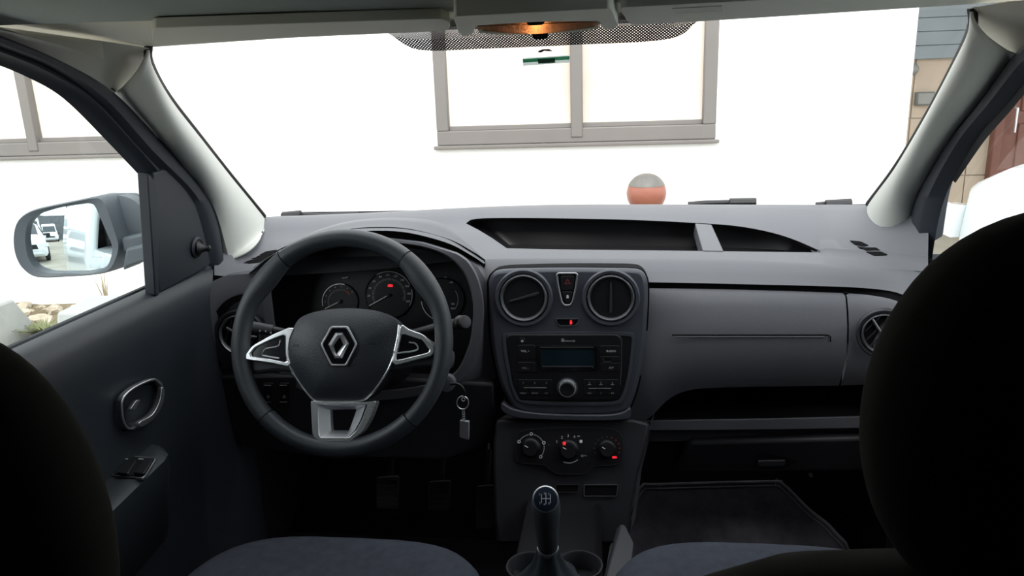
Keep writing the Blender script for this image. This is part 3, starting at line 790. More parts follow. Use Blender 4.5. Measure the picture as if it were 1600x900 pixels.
GR = Frame((0.735, 0, 0.735), (0, -1, 0), (-0.10, 0, 1))
g = [GR.pt(1445, 420), GR.pt(1455, 330), GR.pt(1478, 280), GR.pt(1520, 214), GR.pt(1610, 110), GR.pt(1680, 20)]
g.append(Vector((g[-1].x, .62, g[-1].z))); g.append(Vector((.74, .62, .70)))
mesh('window_glass', g, [tuple(range(len(g)))], glass_side, pdoor, smooth=False)
rows = []
for y in (.62, .9, 1.2, 1.47):
    rows.append([(x, y, z) for x, z in ((.80, -.18), (.86, -.05), (.87, .3), (.865, .62), (.83, .715), (.76, .725))])
o = grid('outer_skin', rows, white_paint, pdoor); solid(o, 0.02, 1)

for fr_, V_, s in ((DL, [(172, 140)] + VLp, -1), (DR, [(1600, 78)] + VRp, 1)):
    a = [fr_.pt(x, y, .0) for x, y in V_]; a = catmull(a, 4)
    grid('door_jamb', [[p + Vector((-s * .004, .0, .0)) for p in a], [p + Vector((s * .03, .012, .012)) for p in a], [p + Vector((s * .07, .03, .03)) for p in a]], rubber, body)
for s in (-1, 1):
    box('front_jamb', (min(s * .76, s * .69), 1.20, 0.0), (max(s * .76, s * .69), 1.5, .70), rubber, body, .01)
    box('front_jamb', (min(s * .76, s * .70), 1.41, 0.6), (max(s * .76, s * .70), 1.5, .742), rubber, body, .005)
# ------------------------------------------------------------------ driver's door mirror
mp = P(97, 363, 1.45); di = (mp - CAM).normalized(); dt = Vector((.056, -1, 0.0)).normalized()
mn = (dt - di).normalized()
mu = Vector((0, 0, 1)).cross(mn).normalized()
MF = Frame(mp, mu, mn.cross(mu))
wm = thing('wing_mirror', 'charcoal driver door mirror reflecting the van flank and parked cars', 'mirror', P(205, 395, 1.5))
rim_o = c2([(24, 374), (28, 350), (40, 335), (62, 325), (109, 315), (150, 307), (164, 311), (174, 330), (184, 360), (190, 382), (186, 402), (174, 422), (150, 428), (110, 431), (62, 432), (40, 420), (28, 400)], 4)
gl_o = f2([(44, 372), (47, 350), (62, 334), (95, 324), (140, 317.5), (149, 321), (178, 388), (168, 418), (140, 424), (80, 424), (58, 416), (48, 400)], .35, 3)
ring = rim_o
# matching inner loop for the rim: radial from the glass centre
def polar(poly, c, ang):
    dx, dy = cos(ang), sin(ang); best = None
    for i in range(len(poly)):
        x1, y1 = poly[i - 1][0] - c[0], poly[i - 1][1] - c[1]; x2, y2 = poly[i][0] - c[0], poly[i][1] - c[1]
        ex, ey = x2 - x1, y2 - y1; den = dx * ey - dy * ex
        if abs(den) < 1e-12: continue
        t = (x1 * ey - y1 * ex) / den; u = (x1 * dy - y1 * dx) / den
        if t > 0 and -1e-6 <= u <= 1 + 1e-6 and (best is None or t > best): best = t
    best = best or 0
    return (c[0] + dx * best, c[1] + dy * best)
N = 72; cc = (112, 372)
RO = [polar(rim_o, cc, 2 * pi * i / N) for i in range(N)]; RI = [polar(gl_o, cc, 2 * pi * i / N) for i in range(N)]
back = Vector((0.25, 1, 0)).normalized()
ctr = MF.pt(*cc)
rings = [[MF.pt(*p, -.004) for p in RI], [MF.pt(*p, .012) for p in shrink(RI, -2)], [MF.pt(*p, .016) for p in shrink(RO, 2)], [MF.pt(*p, .010) for p in RO]]
base = [MF.pt(*p, 0) for p in RO]
for d_, s_ in ((.02, 1.01), (.06, .99), (.10, .93), (.13, .80), (.15, .60), (.16, .25)):
    rings.append([ctr + back * d_ + (p - ctr) * s_ for p in base])
loops('housing', rings, mirror_house, wm, cap0=False)
RM = 1.4; gc = MF.pt(*cc)      # convex glass
def mg(p, s):
    q = MF.pt(*p) ; q = gc + (q - gc) * s; r2 = (q - mp).length_squared
    return q + MF.n * (-r2 / (2 * RM) - .001)
gr = [mg(p, 1.0) - MF.n * .004 for p in shrink(RI, -1)]
loops('mirror_glass', [gr] + [[mg(p, s) for p in shrink(RI, -1)] for s in (1, .9, .8, .7, .6, .5, .4, .3, .2, .1, .02)], mirror_glass, wm, sharp=30)
arm = [(196, 388), (236, 380), (242, 412), (222, 410), (200, 418), (190, 424)]
AF = Frame(P(215, 400, 1.47), (1, 0, 0), (0, 0, 1))
prism('mount_arm', AF, arm, -.05, .015, mirror_house, wm, .006)
prism('mount_neck', AF, [(188, 372), (238, 362), (240, 388), (192, 396)], -.09, -.01, mirror_house, wm, .006)
# the housing's inboard shell reaching towards the door
SF = Frame(P(205, 350, 1.52), (1, 0, 0), (0, 0, 1))
shell = c2([(150, 308), (180, 305), (205, 311), (222, 326), (232, 345), (235, 372), (215, 384), (186, 392), (165, 380), (150, 340)], 5)
pillow('inboard_shell', SF, shell, 0.0, .008, mirror_house, wm)

# ------------------------------------------------------------------ sun visors, interior lamp, sticker, wipers
def visor(label, outl, lab_px):
    t = thing('sun_visor', label, 'sun visor', H.pt(*outl[0]), 'sun visors')
    v = prism('visor_board', H, f2(outl, .3), .001, .014, visor_m, t, .004)
    return t
visor('grey vinyl sun visor folded up above the driver', [(238, 44), (690, 29), (703, 34), (703, 46), (690, 49), (500, 57), (238, 71)], None)
v2 = visor('grey vinyl sun visor folded up above the passenger', [(966, 12), (1500, -16), (1514, -10), (1514, 7), (1200, 27), (985, 40)], None)
lab_m = mat('visor_label_pale', (0.50, 0.50, 0.44), 0.6)
prism('warning_label', H, [(1050, 14), (1128, 10), (1132, 18), (1056, 22)], .0138, .0148, lab_m, v2)
lamp = thing('interior_lamp', 'lit amber interior lamp in grey housing above the windshield', 'lamp', H.pt(838, 40))
prism('housing', H, f2([(708, 26), (955, 13), (966, 40), (958, 45), (944, 46), (936, 33), (840, 34), (744, 40), (738, 55), (722, 57), (716, 50)], .25), -.002, .022, visor_m, lamp, .004)
def lens_mat():
    m = bpy.data.materials.new('lamp_lens'); m.use_nodes = True; nt = m.node_tree; nt.nodes.remove(nt.nodes['Principled BSDF']); out = nt.nodes['Material Output']
    a = nt.nodes.new('ShaderNodeBsdfTranslucent'); a.inputs['Color'].default_value = (.85, .50, .30, 1)
    b = nt.nodes.new('ShaderNodeBsdfPrincipled'); b.inputs['Base Color'].default_value = (.52, .33, .25, 1); b.inputs['Roughness'].default_value = .25
    mx = nt.nodes.new('ShaderNodeMixShader'); mx.inputs['Fac'].default_value = .5
    nt.links.new(a.outputs[0], mx.inputs[1]); nt.links.new(b.outputs[0], mx.inputs[2]); nt.links.new(mx.outputs[0], out.inputs['Surface']); return m
lens_m = lens_mat()
lo = f2([(744, 40), (840, 34), (936, 33), (930, 44), (900, 49), (840, 53), (780, 53), (752, 50)], .3)
# ribbed lens: fine vertical flutes
LF = Frame(H.pt(840, 42, .016), (1, 0, 0), (0, -.5, .86))
rows = []
n = 150
for k, (fa, off) in enumerate(((0, -.004), (.2, .004), (.5, .007), (.8, .006), (1, .0))):
    r = []
    for i in range(n + 1):
        x = 746 + (934 - 746) * i / n; s = (i / n) * 2 - 1
        yt = lerp_curve([(744, 40), (840, 34.5), (936, 33)], x)[0]; yb = yt + max(.4, (1 - abs(s) ** 3.2)) * lerp_curve([(744, 14), (840, 18.5), (936, 14)], x)[0]
        r.append(LF.pt(x, yt + (yb - yt) * fa, off * (1 - s * s * .6) + (0.0007 if (i // 1) % 3 == 0 else 0)))
    rows.append(r)
grid('lens', rows, lens_m, lamp, sharp=None)
prism('reflector', LF, f2([(742, 36), (840, 30), (938, 29), (934, 45), (900, 50), (840, 54), (780, 54), (748, 51)], .3), -.026, -.022, visor_m, lamp)
grid('reflector_wall', [[LF.pt(x, y, -.024) for x, y in lo + lo[:1]], [LF.pt(x, y, -.003) for x, y in lo + lo[:1]]], visor_m, lamp)
prism('rocker_switch', LF, f2([(822, 35), (852, 33.5), (848, 39), (826, 40)], .3), .004, .010, black, lamp, .001)
prism('lens_catch', LF, f2([(831, 52), (857, 50.5), (856, 60), (849, 62), (838, 62.5), (832, 60)], .3), -.004, .004, black, lamp, .001)
bulb_m = mat('bulb_glow', (1, .7, .4), .4, emit=((1.0, .55, .22), 6.0))
bp_ = LF.pt(838, 42, -.012)
ball('bulb', bp_, .0045, -1.5, 1.5, bulb_m, lamp, n=8, seg=12)
pld = bpy.data.lights.new('lamp_bulb_light', 'POINT'); pld.energy = .04; pld.color = (1, .55, .25); pld.shadow_soft_size = .004
plo = bpy.data.objects.new('lamp_bulb_light', pld); COL.objects.link(plo); plo.parent = lamp; plo.location = bp_ - WL[lamp.name] + LF.n * .0065

def film_mat(name, c):
    m = bpy.data.materials.new(name); m.use_nodes = True; nt = m.node_tree; nt.nodes.remove(nt.nodes['Principled BSDF']); out = nt.nodes['Material Output']
    a = nt.nodes.new('ShaderNodeBsdfTranslucent'); b = nt.nodes.new('ShaderNodeBsdfDiffuse'); mx = nt.nodes.new('ShaderNodeMixShader'); mx.inputs['Fac'].default_value = .5
    a.inputs['Color'].default_value = (*c, 1); b.inputs['Color'].default_value = (*c, 1)
    nt.links.new(a.outputs[0], mx.inputs[1]); nt.links.new(b.outputs[0], mx.inputs[2]); nt.links.new(mx.outputs[0], out.inputs['Surface']); return m
green = film_mat('sticker_green', (0.20, 0.60, 0.38)); st_w = film_mat('sticker_silver', (.78, .82, .80))
SP = Frame(ws_ray(853, 96), (1, 0, 0), (0, -.8, .6))
st = thing('windshield_sticker', 'small green and silver sticker strip inside the windshield', 'sticker', SP.pt(853, 96))
prism('backing', SP, f2([(816.5, 91), (889.5, 86.5), (890.5, 97.5), (817.5, 103)], .12), 0, .0006, st_w, st)
prism('green_stripe', SP, [(817, 92.8), (890, 88), (890, 93), (817, 98)], .0006, .001, green, st)
prism('dark_print', SP, [(840, 92.5), (867, 91), (867.5, 98), (841, 99.5)], .001, .0013, film_mat('sticker_dark_print', (.10, .22, .16)), st)
t = prism('sticker_residue', SP, [(841, 80), (848, 77.5), (858, 77), (863, 80), (857, 80), (850, 79.5), (846, 82), (841, 82)], 0, .0006, gap_mat); tag(t, 'dark smudge of sticker residue above the green sticker', 'residue')

def wiper(label, pts, arm_pts, Y):
    t = thing('wiper', label, 'wiper', P(*pts[0], Y), 'windshield wipers')
    tube('blade', [P(x, y, Y) for x, y in pts], .006, black, t, seg=8)
    tube('arm', [P(x, y, Y - .01) for x, y in arm_pts], .010, black, t, seg=8)
wiper('black wiper resting at the foot of the windshield by the driver pillar', [(440, 337), (460, 335), (500, 336.5), (560, 334)], [(442, 337), (470, 334.5)], 1.86)
wiper('black wiper blade at the foot of the windshield above the tray', [(1075, 319), (1100, 317), (1150, 315.5), (1178, 315)], [(1140, 316), (1181, 315.5)], 1.90)
wiper('black wiper tip at the foot of the windshield by the passenger pillar', [(1275, 320), (1300, 317.5), (1325, 316)], [(1290, 319), (1330, 317)], 1.84)

# ================================================================== dashboard
db = thing('dashboard', 'charcoal moulded dashboard running the width of the cabin', 'dashboard', (0, 1.6, 0.5))
A_c = [(335, 352, 1.50), (370, 345, 1.58), (410, 339, 1.66), (500, 335.5, 1.73), (600, 331, 1.76), (770, 322.5, 1.79), (900, 319.5, 1.80), (1100, 319.5, 1.79), (1250, 320, 1.74), (1357, 320, 1.67), (1400, 327, 1.58), (1440, 340, 1.48)]
D_c = [(335, 430, 1.42), (400, 433, 1.45), (600, 420, 1.48), (750, 405.5, 1.50), (1000, 404.5, 1.52), (1127, 406, 1.52), (1253, 411, 1.50), (1317, 416, 1.48), (1359, 418.5, 1.46), (1431, 423, 1.42), (1450, 425, 1.40)]
B_t = smooth_curve([(728, 349, 1.69), (742, 342, 1.71), (800, 340.5, 1.71), (900, 341.5, 1.71), (1000, 344, 1.70), (1090, 348.5, 1.69), (1150, 353, 1.67), (1200, 362, 1.65), (1240, 374, 1.62), (1278, 390.5, 1.575)], 6)
C_t = smooth_curve([(792, 388, 1.565), (900, 390, 1.57), (1090, 392, 1.57), (1200, 393.5, 1.565), (1282, 394.5, 1.56)], 6)
A_s = smooth_curve(A_c, 6); D_s = smooth_curve(D_c, 6)
cols = []
LEFTS = [335, 350, 370, 390, 410, 440, 480, 520, 560, 600, 640, 680, 705]
for x in LEFTS:
    a = lerp_curve(A_s, x); d = lerp_curve(D_s, x)
    f = lambda t: (x, a[0] + (d[0] - a[0]) * t, a[1] + (d[1] - a[1]) * t)
    cols.append([(x, *a), f(.3), f(.75), (x, *d)])
nL = len(cols)
NT = 44
for i in range(NT + 1):
    t = i / NT
    t = t ** 1.15
    ax = 728 + (1280 - 728) * t; bx_ = 728 + (1278 - 728) * t; cx_ = 792 + (1282 - 792) * t; dx_ = 760 + (1282 - 760) * t
    cols.append([(ax, *lerp_curve(A_s, ax)), (bx_, *lerp_curve(B_t, bx_)), (cx_, *lerp_curve(C_t, cx_)), (dx_, *lerp_curve(D_s, dx_))])
nT = len(cols)
for x in (1292, 1305, 1320, 1340, 1357, 1375, 1400, 1425, 1450):
    a = lerp_curve(A_s, x); d = lerp_curve(D_s, x)
    f = lambda t: (x, a[0] + (d[0] - a[0]) * t, a[1] + (d[1] - a[1]) * t)
    cols.append([(x, *a), f(.72), f(.76), (x, *d)])
V = []; Fs = []
SUB = [0, .2, .4, .6, .8]
def colpts(c):
    pa, pb, pc, pd = [P(*q) for q in c]
    tail = pa + Vector((0, .06, -.03))
    arr = [tail, pa]
    up = Vector((0, 0, .006))
    for t in (.2, .4, .6, .8): arr.append(pa.lerp(pb, t) + up * (4 * t * (1 - t)))
    rim = pb + Vector((0, .004, -.004))
    arr.append(pb)
    k = len(arr) - 1
    for t in (.33, .66): arr.append(pb.lerp(pc, t) + up * (2 * t * (1 - t)))
    arr.append(pc)
    k2 = len(arr) - 1
    for t in (.5,): arr.append(pc.lerp(pd, t) + up * .3)
    arr.append(pd)
    return arr, k, k2
AR = [colpts(c) for c in cols]; nr = len(AR[0][0]); kB = AR[0][1]; kC = AR[0][2]
for arr, _, _ in AR: V += arr
for i in range(len(AR) - 1):
    for j in range(nr - 1):
        if nL <= i < nT - 1 and kB <= j < kC: continue
        Fs.append((i * nr + j, (i + 1) * nr + j, (i + 1) * nr + j + 1, i * nr + j + 1))
PADB = BVHTree.FromPolygons(V, Fs)
mesh('top_pad', V, Fs, dash, db, sharp=55)
# the tray's cavity under the pad, its deep shade put into the black colour
tr = []
for i in range(nL, nT):
    pb = P(*cols[i][1]); pc = P(*cols[i][2])
    pcu = pc + Vector((0, .004, -.004))
    dep = min(.045, .1 * (pb - pc).length + .012)
    tr.append([pc, pcu, pc + Vector((0, .008, -dep)), Vector((pb.x * .3 + pc.x * .7, pb.y + .04, pc.z - dep)), Vector((pb.x, pb.y + .055, pb.z - .012)), pb + Vector((0, .010, -.006)), pb])
# close the two ends
def squeeze(row, dx): return [Vector((p.x + dx, p.y, p.z)) for p in row]
tray = grid('tray_cavity', tr, black, db, sharp=50)
endl = tr[0]; mesh('tray_end', endl + [endl[0].lerp(endl[-1], .5) + Vector((-.004, 0, -.01))], [(0, 1, 2, 3, 4, 5, 6)], black, db)
dv = [P(1086, 349, 1.688), P(1112, 350.5, 1.684), P(1131, 392.3, 1.564), P(1098, 391.8, 1.566)]
prism3('tray_divider', dv, (0, .03, -.03), dash, db, .002)
# front band under the pad's crease, groove, airbag panel
E_c = smooth_curve([(740, 438, 1.47), (765, 439, 1.47), (1013, 441, 1.465), (1160, 444, 1.46), (1312, 448, 1.44), (1380, 453, 1.41), (1412, 461, 1.38), (1440, 476, 1.35)], 6)
Fc = smooth_curve([(740, 449, 1.465), (765, 450, 1.465), (1013, 451.5, 1.46), (1160, 454, 1.455), (1312, 459, 1.435), (1363, 463, 1.41), (1401, 471, 1.375), (1430, 486, 1.35)], 6)
xs = [740 + 10 * i for i in range(71)]
Dr = [P(x, *lerp_curve(D_s, x)) for x in xs]; Er = [P(x, *lerp_curve(E_c, x)) for x in xs]; Fr = [P(x, *lerp_curve(Fc, x)) for x in xs]
grid('front_band', [Dr, [a.lerp(b, .15) + Vector((0, -.004, .001)) for a, b in zip(Dr, Er)], [a.lerp(b, .6) + Vector((0, -.003, 0)) for a, b in zip(Dr, Er)], [a.lerp(b, .95) for a, b in zip(Dr, Er)], Er, [p + Vector((0, .015, 0)) for p in Er]], dash, db)
grid('groove', [[p + Vector((0, .013, .004)) for p in Er], [p + Vector((0, .013, -.004)) for p in Fr]], gap_mat, db)
bot = smooth_curve([(940, 668, 1.46), (985, 668, 1.45), (1017, 651, 1.44), (1042, 626, 1.435), (1072, 611, 1.43), (1127, 605.5, 1.43), (1308, 602.5, 1.42), (1359, 601, 1.40), (1440, 600, 1.36)], 6)
def panel(name, xt0, xt1, xb0, xb1, n, m):
    rows = []
    for k, t in enumerate((0, .03, .15, .3, .45, .6, .75, .88, .96, 1)):
        r = []
        for i in range(n + 1):
            s = i / n; xt = xt0 + (xt1 - xt0) * s; xb = xb0 + (xb1 - xb0) * s
            a = P(xt, *lerp_curve(Fc, xt)); b = P(xb, *lerp_curve(bot, xb)); p = a.lerp(b, t)
            p.y += -.030 * (1 - (2 * t - 1) ** 2) + (.006 if t == 0 else 0)
            r.append(p)
        rows.append(r)
    rows.append([p + Vector((0, .015, -.004)) for p in rows[-1]]); rows.append([p + Vector((0, .15, .03)) for p in rows[-2]])
    return grid(name, rows, m, db)
panel('airbag_panel', 990, 1320.5, 950, 1310.5, 40, face_mat)
panel('end_panel', 1323, 1440, 1313.5, 1440, 14, face_mat)
prism3('panel_seam', [P(1319, 457, 1.435), P(1325, 457, 1.435), P(1315, 603, 1.42), P(1309, 603, 1.42)], (0, .02, 0), gap_mat, db)
# the moulded line across the airbag panel
def panel_pt(x, y):
    xt = x; a = P(xt, *lerp_curve(Fc, xt)); b = P(x, *lerp_curve(bot, x)); t = (y - lerp_curve(Fc, x)[0]) / (lerp_curve(bot, x)[0] - lerp_curve(Fc, x)[0])
    Y = a.lerp(b, t).y - .030 * (1 - (2 * t - 1) ** 2); return P(x, y, Y - .0008)
ln = [panel_pt(1050 + i * 8, 523.5) for i in range(31)] + [panel_pt(1294, 523.8), panel_pt(1297.5, 526), panel_pt(1298, 534)]
tube('panel_line', ln, .0013, gap_mat, db, seg=6)
ln = [panel_pt(1056 + i * 8, 526.2) for i in range(30)]
tube('panel_ridge', ln, .0016, face_mat, db, seg=6)
# open shelf and glovebox
lipT = [(985, 662, 1.45), (1015, 658.5, 1.44), (1180, 656, 1.42), (1350, 652, 1.40), (1440, 649, 1.37)]
lipB = [(985, 674, 1.45), (1015, 672, 1.44), (1180, 671, 1.42), (1350, 668, 1.40), (1440, 665, 1.37)]
stp = [(985, 690, 1.49), (1015, 690, 1.47), (1180, 687, 1.45), (1350, 682, 1.43), (1440, 678, 1.40)]
lt = [P(*p) for p in smooth_curve(lipT, 6)]; lb = [P(*p) for p in smooth_curve(lipB, 6)]; sb = [P(*p) for p in smooth_curve(stp, 6)]
grid('shelf', [[p + Vector((0, .17, .13)) for p in lt], [p + Vector((0, .175, -.005)) for p in lt], [p + Vector((0, .03, -.012)) for p in lt], [p + Vector((0, .008, -.001)) for p in lt]], black, db)
grid('shelf_lip', [[p + Vector((0, .008, -.001)) for p in lt], [p + Vector((0, .002, .0)) for p in lt], lt, lb, [p + Vector((0, .02, -.002)) for p in lb], sb], face_mat, db)
gb = [P(x, y, Y) for x, y, Y in ((1078, 690, 1.44), (1360, 683, 1.40), (1360, 738, 1.43), (1052, 738, 1.47))]
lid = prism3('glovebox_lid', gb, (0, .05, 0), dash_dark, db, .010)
GF = Frame(P(1200, 715, 1.435), (1, 0, 0), (0, -.03, 1))
prism('glovebox_handle_recess', GF, f2([(1182, 709), (1256, 707), (1250, 718), (1228, 728), (1184, 729)], .3), -.01, .0015, gap_mat, lid)
prism('glovebox_handle', GF, f2([(1184, 720), (1228, 719), (1226, 729), (1185, 730)], .3), .0, .004, dash_dark, lid, .002)
us = [[p.lerp(q, t) + Vector((0, k, 0)) for p, q in zip(sb, sb)] for t, k in ((0, 0),)]
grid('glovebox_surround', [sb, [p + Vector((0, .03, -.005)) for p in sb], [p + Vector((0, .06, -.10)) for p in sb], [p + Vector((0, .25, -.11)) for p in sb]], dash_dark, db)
t = prism('latch_pin', GF, f2([(1262, 739), (1268, 738), (1271, 745), (1266, 747)], .3), -.06, -.05, satin, db)

# slotted defroster vents at the two ends of the pad
def pad_hit(x, y):
    a = lerp_curve(A_s, x); d = lerp_curve(D_s, x); pa = P(x, *a); pd = P(x, *d); lo, hi = 0, 1
    for _ in range(30):
        m_ = (lo + hi) / 2; q = pa.lerp(pd, m_); v = ROT.transposed() @ (q - CAM); yy = 450 - FPX * v.y / -v.z
        if yy < y: lo = m_
        else: hi = m_
    return pa.lerp(pd, lo) + Vector((0, -.004, .007))
def slots(fr, quads):
    for q in quads:
        h = [surf(PADB, x, y, .0008) for x, y in f2(q, .22, 3)]
        prism3('demister_slot', [p for p, n in h], -h[0][1] * .004, gap_mat, db)
fL = fR = None
slots(fL, [[(404, 399), (416, 393), (433, 390.5), (431, 394), (414, 399)], [(391, 405.5), (401, 400.5), (429, 395.5), (424, 400), (404, 405)], [(379, 411.5), (389, 407), (421, 401.5), (413, 407), (402, 411.5)]])
slots(fR, [[(1327, 376), (1345, 377.5), (1358, 384), (1349, 385.5), (1336, 383)], [(1338, 385), (1352, 387), (1369, 387), (1376, 391.5), (1352, 391.5)], [(1352, 393.5), (1377, 393), (1388, 398.5), (1366, 400)]])

# ------------------------------------------------------------------ driver's side: surround, hood
rimp = c2([(424, 478), (422, 450), (432, 422), (455, 400), (500, 384), (560, 377), (620, 379), (670, 387), (706, 403), (729, 430), (740, 465), (741, 500), (732, 548), (700, 592), (600, 612), (500, 606), (450, 578), (432, 530)], 5)
outp = [(300, 545), (303, 520), (308, 490), (320, 457), (338, 430), (360, 431), (384, 431), (395, 424), (430, 398), (480, 382), (540, 373), (600, 372), (660, 379.5), (715, 396.5), (746, 416), (760, 440), (768, 480), (772, 540), (780, 600), (740, 640), (560, 650), (400, 640), (330, 600), (305, 575)]
cc = (585, 480); N = 120
RI = [polar(rimp, cc, 2 * pi * i / N) for i in range(N)]; RO = [polar(outp, cc, 2 * pi * i / N) for i in range(N)]
def Yout(p):
    x, y = p
    return lerp_curve([(300, 1.36), (340, 1.42), (400, 1.44), (500, 1.45), (780, 1.45)], x)[0]
rin = [P(x, y, 1.40) for x, y in RI]; rin2 = [P(x, y, 1.405) for x, y in [(585 + (x - 585) * .985, 480 + (y - 480) * .985) for x, y in RI]]
rout0 = []
for (x, y), (X, Y_) in zip(RI, RO):
    L = sqrt((X - x) ** 2 + (Y_ - y) ** 2); k = min(.9, 13 / max(L, 1)); rout0.append(P(x + (X - x) * k, y + (Y_ - y) * k, 1.402))
rmid = [P((x * .45 + X * .55), (y * .45 + Y_ * .55), (1.44 * .5 + Yout((X, Y_)) * .5)) for (x, y), (X, Y_) in zip(RI, RO)]
rout = [P(X, Y_, Yout((X, Y_))) for X, Y_ in RO]
loops('binnacle_surround', [rin2, rin, rout0, [p + Vector((0, .012, 0)) for p in rout0], rmid, rout, [p + Vector((0, .05, 0)) for p in rout]], face_mat, db, cap0=False, cap1=False, sharp=50)
F_a = [(388, 428, 1.43), (430, 396, 1.43), (480, 378, 1.42), (540, 364, 1.41), (590, 360.5, 1.41), (640, 364, 1.415), (700, 380, 1.43), (738, 400, 1.45), (756, 412, 1.47)]
K_a = [(405, 416, 1.47), (455, 384, 1.49), (495, 362, 1.50), (540, 347.5, 1.51), (590, 341, 1.52), (650, 341.5, 1.52), (690, 350, 1.52), (728, 380, 1.52), (756, 406, 1.51)]
R_a = [(405, 419, 1.60), (455, 390, 1.63), (495, 372, 1.65), (540, 358, 1.68), (590, 352, 1.70), (650, 350, 1.70), (690, 358, 1.68), (728, 386, 1.62), (757, 408, 1.55)]
fa = [P(*p) for p in smooth_curve(F_a, 8)]; ka = [P(*p) for p in smooth_curve(K_a, 8)]; ra = [P(*p) for p in smooth_curve(R_a, 8)]
grid('instrument_hood', [[p + Vector((0, .02, -.002)) for p in fa], fa, [a.lerp(b, .08) + Vector((0, -.001, .001)) for a, b in zip(fa, ka)], [a.lerp(b, .45) + Vector((0, 0, .003)) for a, b in zip(fa, ka)], [a.lerp(b, .55) + Vector((0, 0, .006)) for a, b in zip(fa, ka)], [a.lerp(b, .85) + Vector((0, 0, .004)) for a, b in zip(fa, ka)], ka, [a.lerp(b, .5) + Vector((0, 0, .003)) for a, b in zip(ka, ra)], ra], dash, db, sharp=70)
gi = [p + Vector((0, .014, -.003)) for p in fa]
grid('hood_groove', [[p + Vector((0, .018, .004)) for p in fa], [p + Vector((0, .018, -.016)) for p in fa]], gap_mat, db)
# left: groove ring and round air vent behind the wheel rim
SF2 = Frame(P(360, 510, 1.395), (1, 0.10, 0), (0, .02, 1))
go = [(392, 460), (370, 462), (350, 472), (333, 494), (323.5, 520), (325, 550), (334, 575)]
gi_ = [(392, 469), (374, 471), (358, 481), (343, 500), (335.5, 522), (337, 548), (345, 572)]
a = c2(go, 5, False); b = c2(gi_, 5, False)
V = [SF2.pt(x, y, .0) for x, y in a + b[::-1]]
prism('vent_groove', SF2, a + b[::-1], -.01, .001, gap_mat, db)

def air_vent(name, label, fr, cx, cy, r, style, ang=0.0):
    vent = lathe(name, fr, cx, cy, [(r * 1.0, -.004), (r * 1.0, .004), (r * .95, .007), (r * .86, .006), (r * .80, -.004)], stack_mat if style != 'open' else dash_dark, db, seg=48)
    vent['label'] = label
    lathe('chrome_ring' if style == 'open' else 'vent_ring', fr, cx, cy, [(r * .82, -.001), (r * .82, .004), (r * .77, .0085), (r * .72, .004), (r * .70, -.003)], satin_dk, vent, seg=48)
    s = fr.scale(cx, cy)
    if style == 'open':
        lathe('vent_well', fr, cx, cy, [(r * .70, .0), (r * .69, -.0005)], gap_mat, vent)
        for k in range(-2, 3):
            x = cx + k * r * .25; h = sqrt(max(0, (.66 * r) ** 2 - (k * r * .25) ** 2))
            c_, s_ = cos(ang), sin(ang)
            q = [(x - 1.2, cy - h), (x + 1.2, cy - h), (x + 1.2, cy + h), (x - 1.2, cy + h)]
            q = [(cx + (p[0] - cx) * c_ - (p[1] - cy) * s_, cy + (p[0] - cx) * s_ + (p[1] - cy) * c_) for p in q]
            prism('vane', fr, q, -.0, .004, dash_dark, vent, .0005)
        u0 = [(cx - .62 * r, cy - .1 * r), (cx, cy + .02 * r), (cx + .62 * r, cy - .1 * r), (cx + .62 * r, cy - .02 * r), (cx, cy + .12 * r), (cx - .62 * r, cy - .02 * r)]
        c_, s_ = cos(ang), sin(ang)
        u0 = [(cx + (p[0] - cx) * c_ - (p[1] - cy) * s_, cy + (p[0] - cx) * s_ + (p[1] - cy) * c_) for p in u0]
        prism('cross_vane', fr, u0, .003, .007, satin_dk, vent, .001)
    else:
        disc = lathe('vent_disc', fr, cx, cy, [(r * .70, -.004), (r * .69, .001), (r * .62, .0012), (r * .05, .0014)], black, vent)
        c_, s_ = cos(ang), sin(ang); L = r * .52; w = 2.4
        q = [(-L, -w * .6), (L, -w), (L * 1.03, w), (-L, w * .6)]
        q = [(cx + a_ * c_ - b_ * s_, cy + a_ * s_ + b_ * c_) for a_, b_ in q]
        prism('vent_blade', fr, f2(q, .4), -.003, .005, dash_dark, disc, .001)
    return vent
air_vent('air_vent', 'round air vent behind the steering wheel rim', SF2, 376, 522, 40, 'open', .3)
RF = Frame(P(1372, 520, 1.378), (1, -.22, 0), (0, .03, 1))
air_vent('air_vent', 'round air vent with curved vanes beside the passenger seat', RF, 1381, 521, 45, 'open', .8)

# ------------------------------------------------------------------ centre stack
CS = Frame(P(888, 420, 1.435), (1, 0, 0), P(888, 420, 1.435) - P(888, 650, 1.405))
plate = c2([(763, 450), (764, 437), (770, 427), (784, 421.5), (830, 419.5), (888, 419), (950, 419.5), (990, 420.5), (1004, 425), (1011, 437), (1012.5, 458), (1011, 500), (1007, 545), (998, 597), (986, 634), (972, 646), (940, 650), (888, 651), (830, 648), (805, 640), (790, 620), (778, 590), (768, 540), (764, 490)], 4)
stack = prism('centre_panel', CS, plate, -.10, .0, stack_mat, db, .008)
o = prism('panel_gap', CS, shrink(plate, -2.2), -.10, -.012, gap_mat, db)
for cx, st_, ang in ((818.6, 'closed', -.28), (954.5, 'closed', pi / 2)):
    air_vent('air_vent', 'closed round air vent left of the hazard button' if cx < 888 else 'closed round air vent right of the hazard button', CS, cx, 465, 45.5, 'closed', ang)
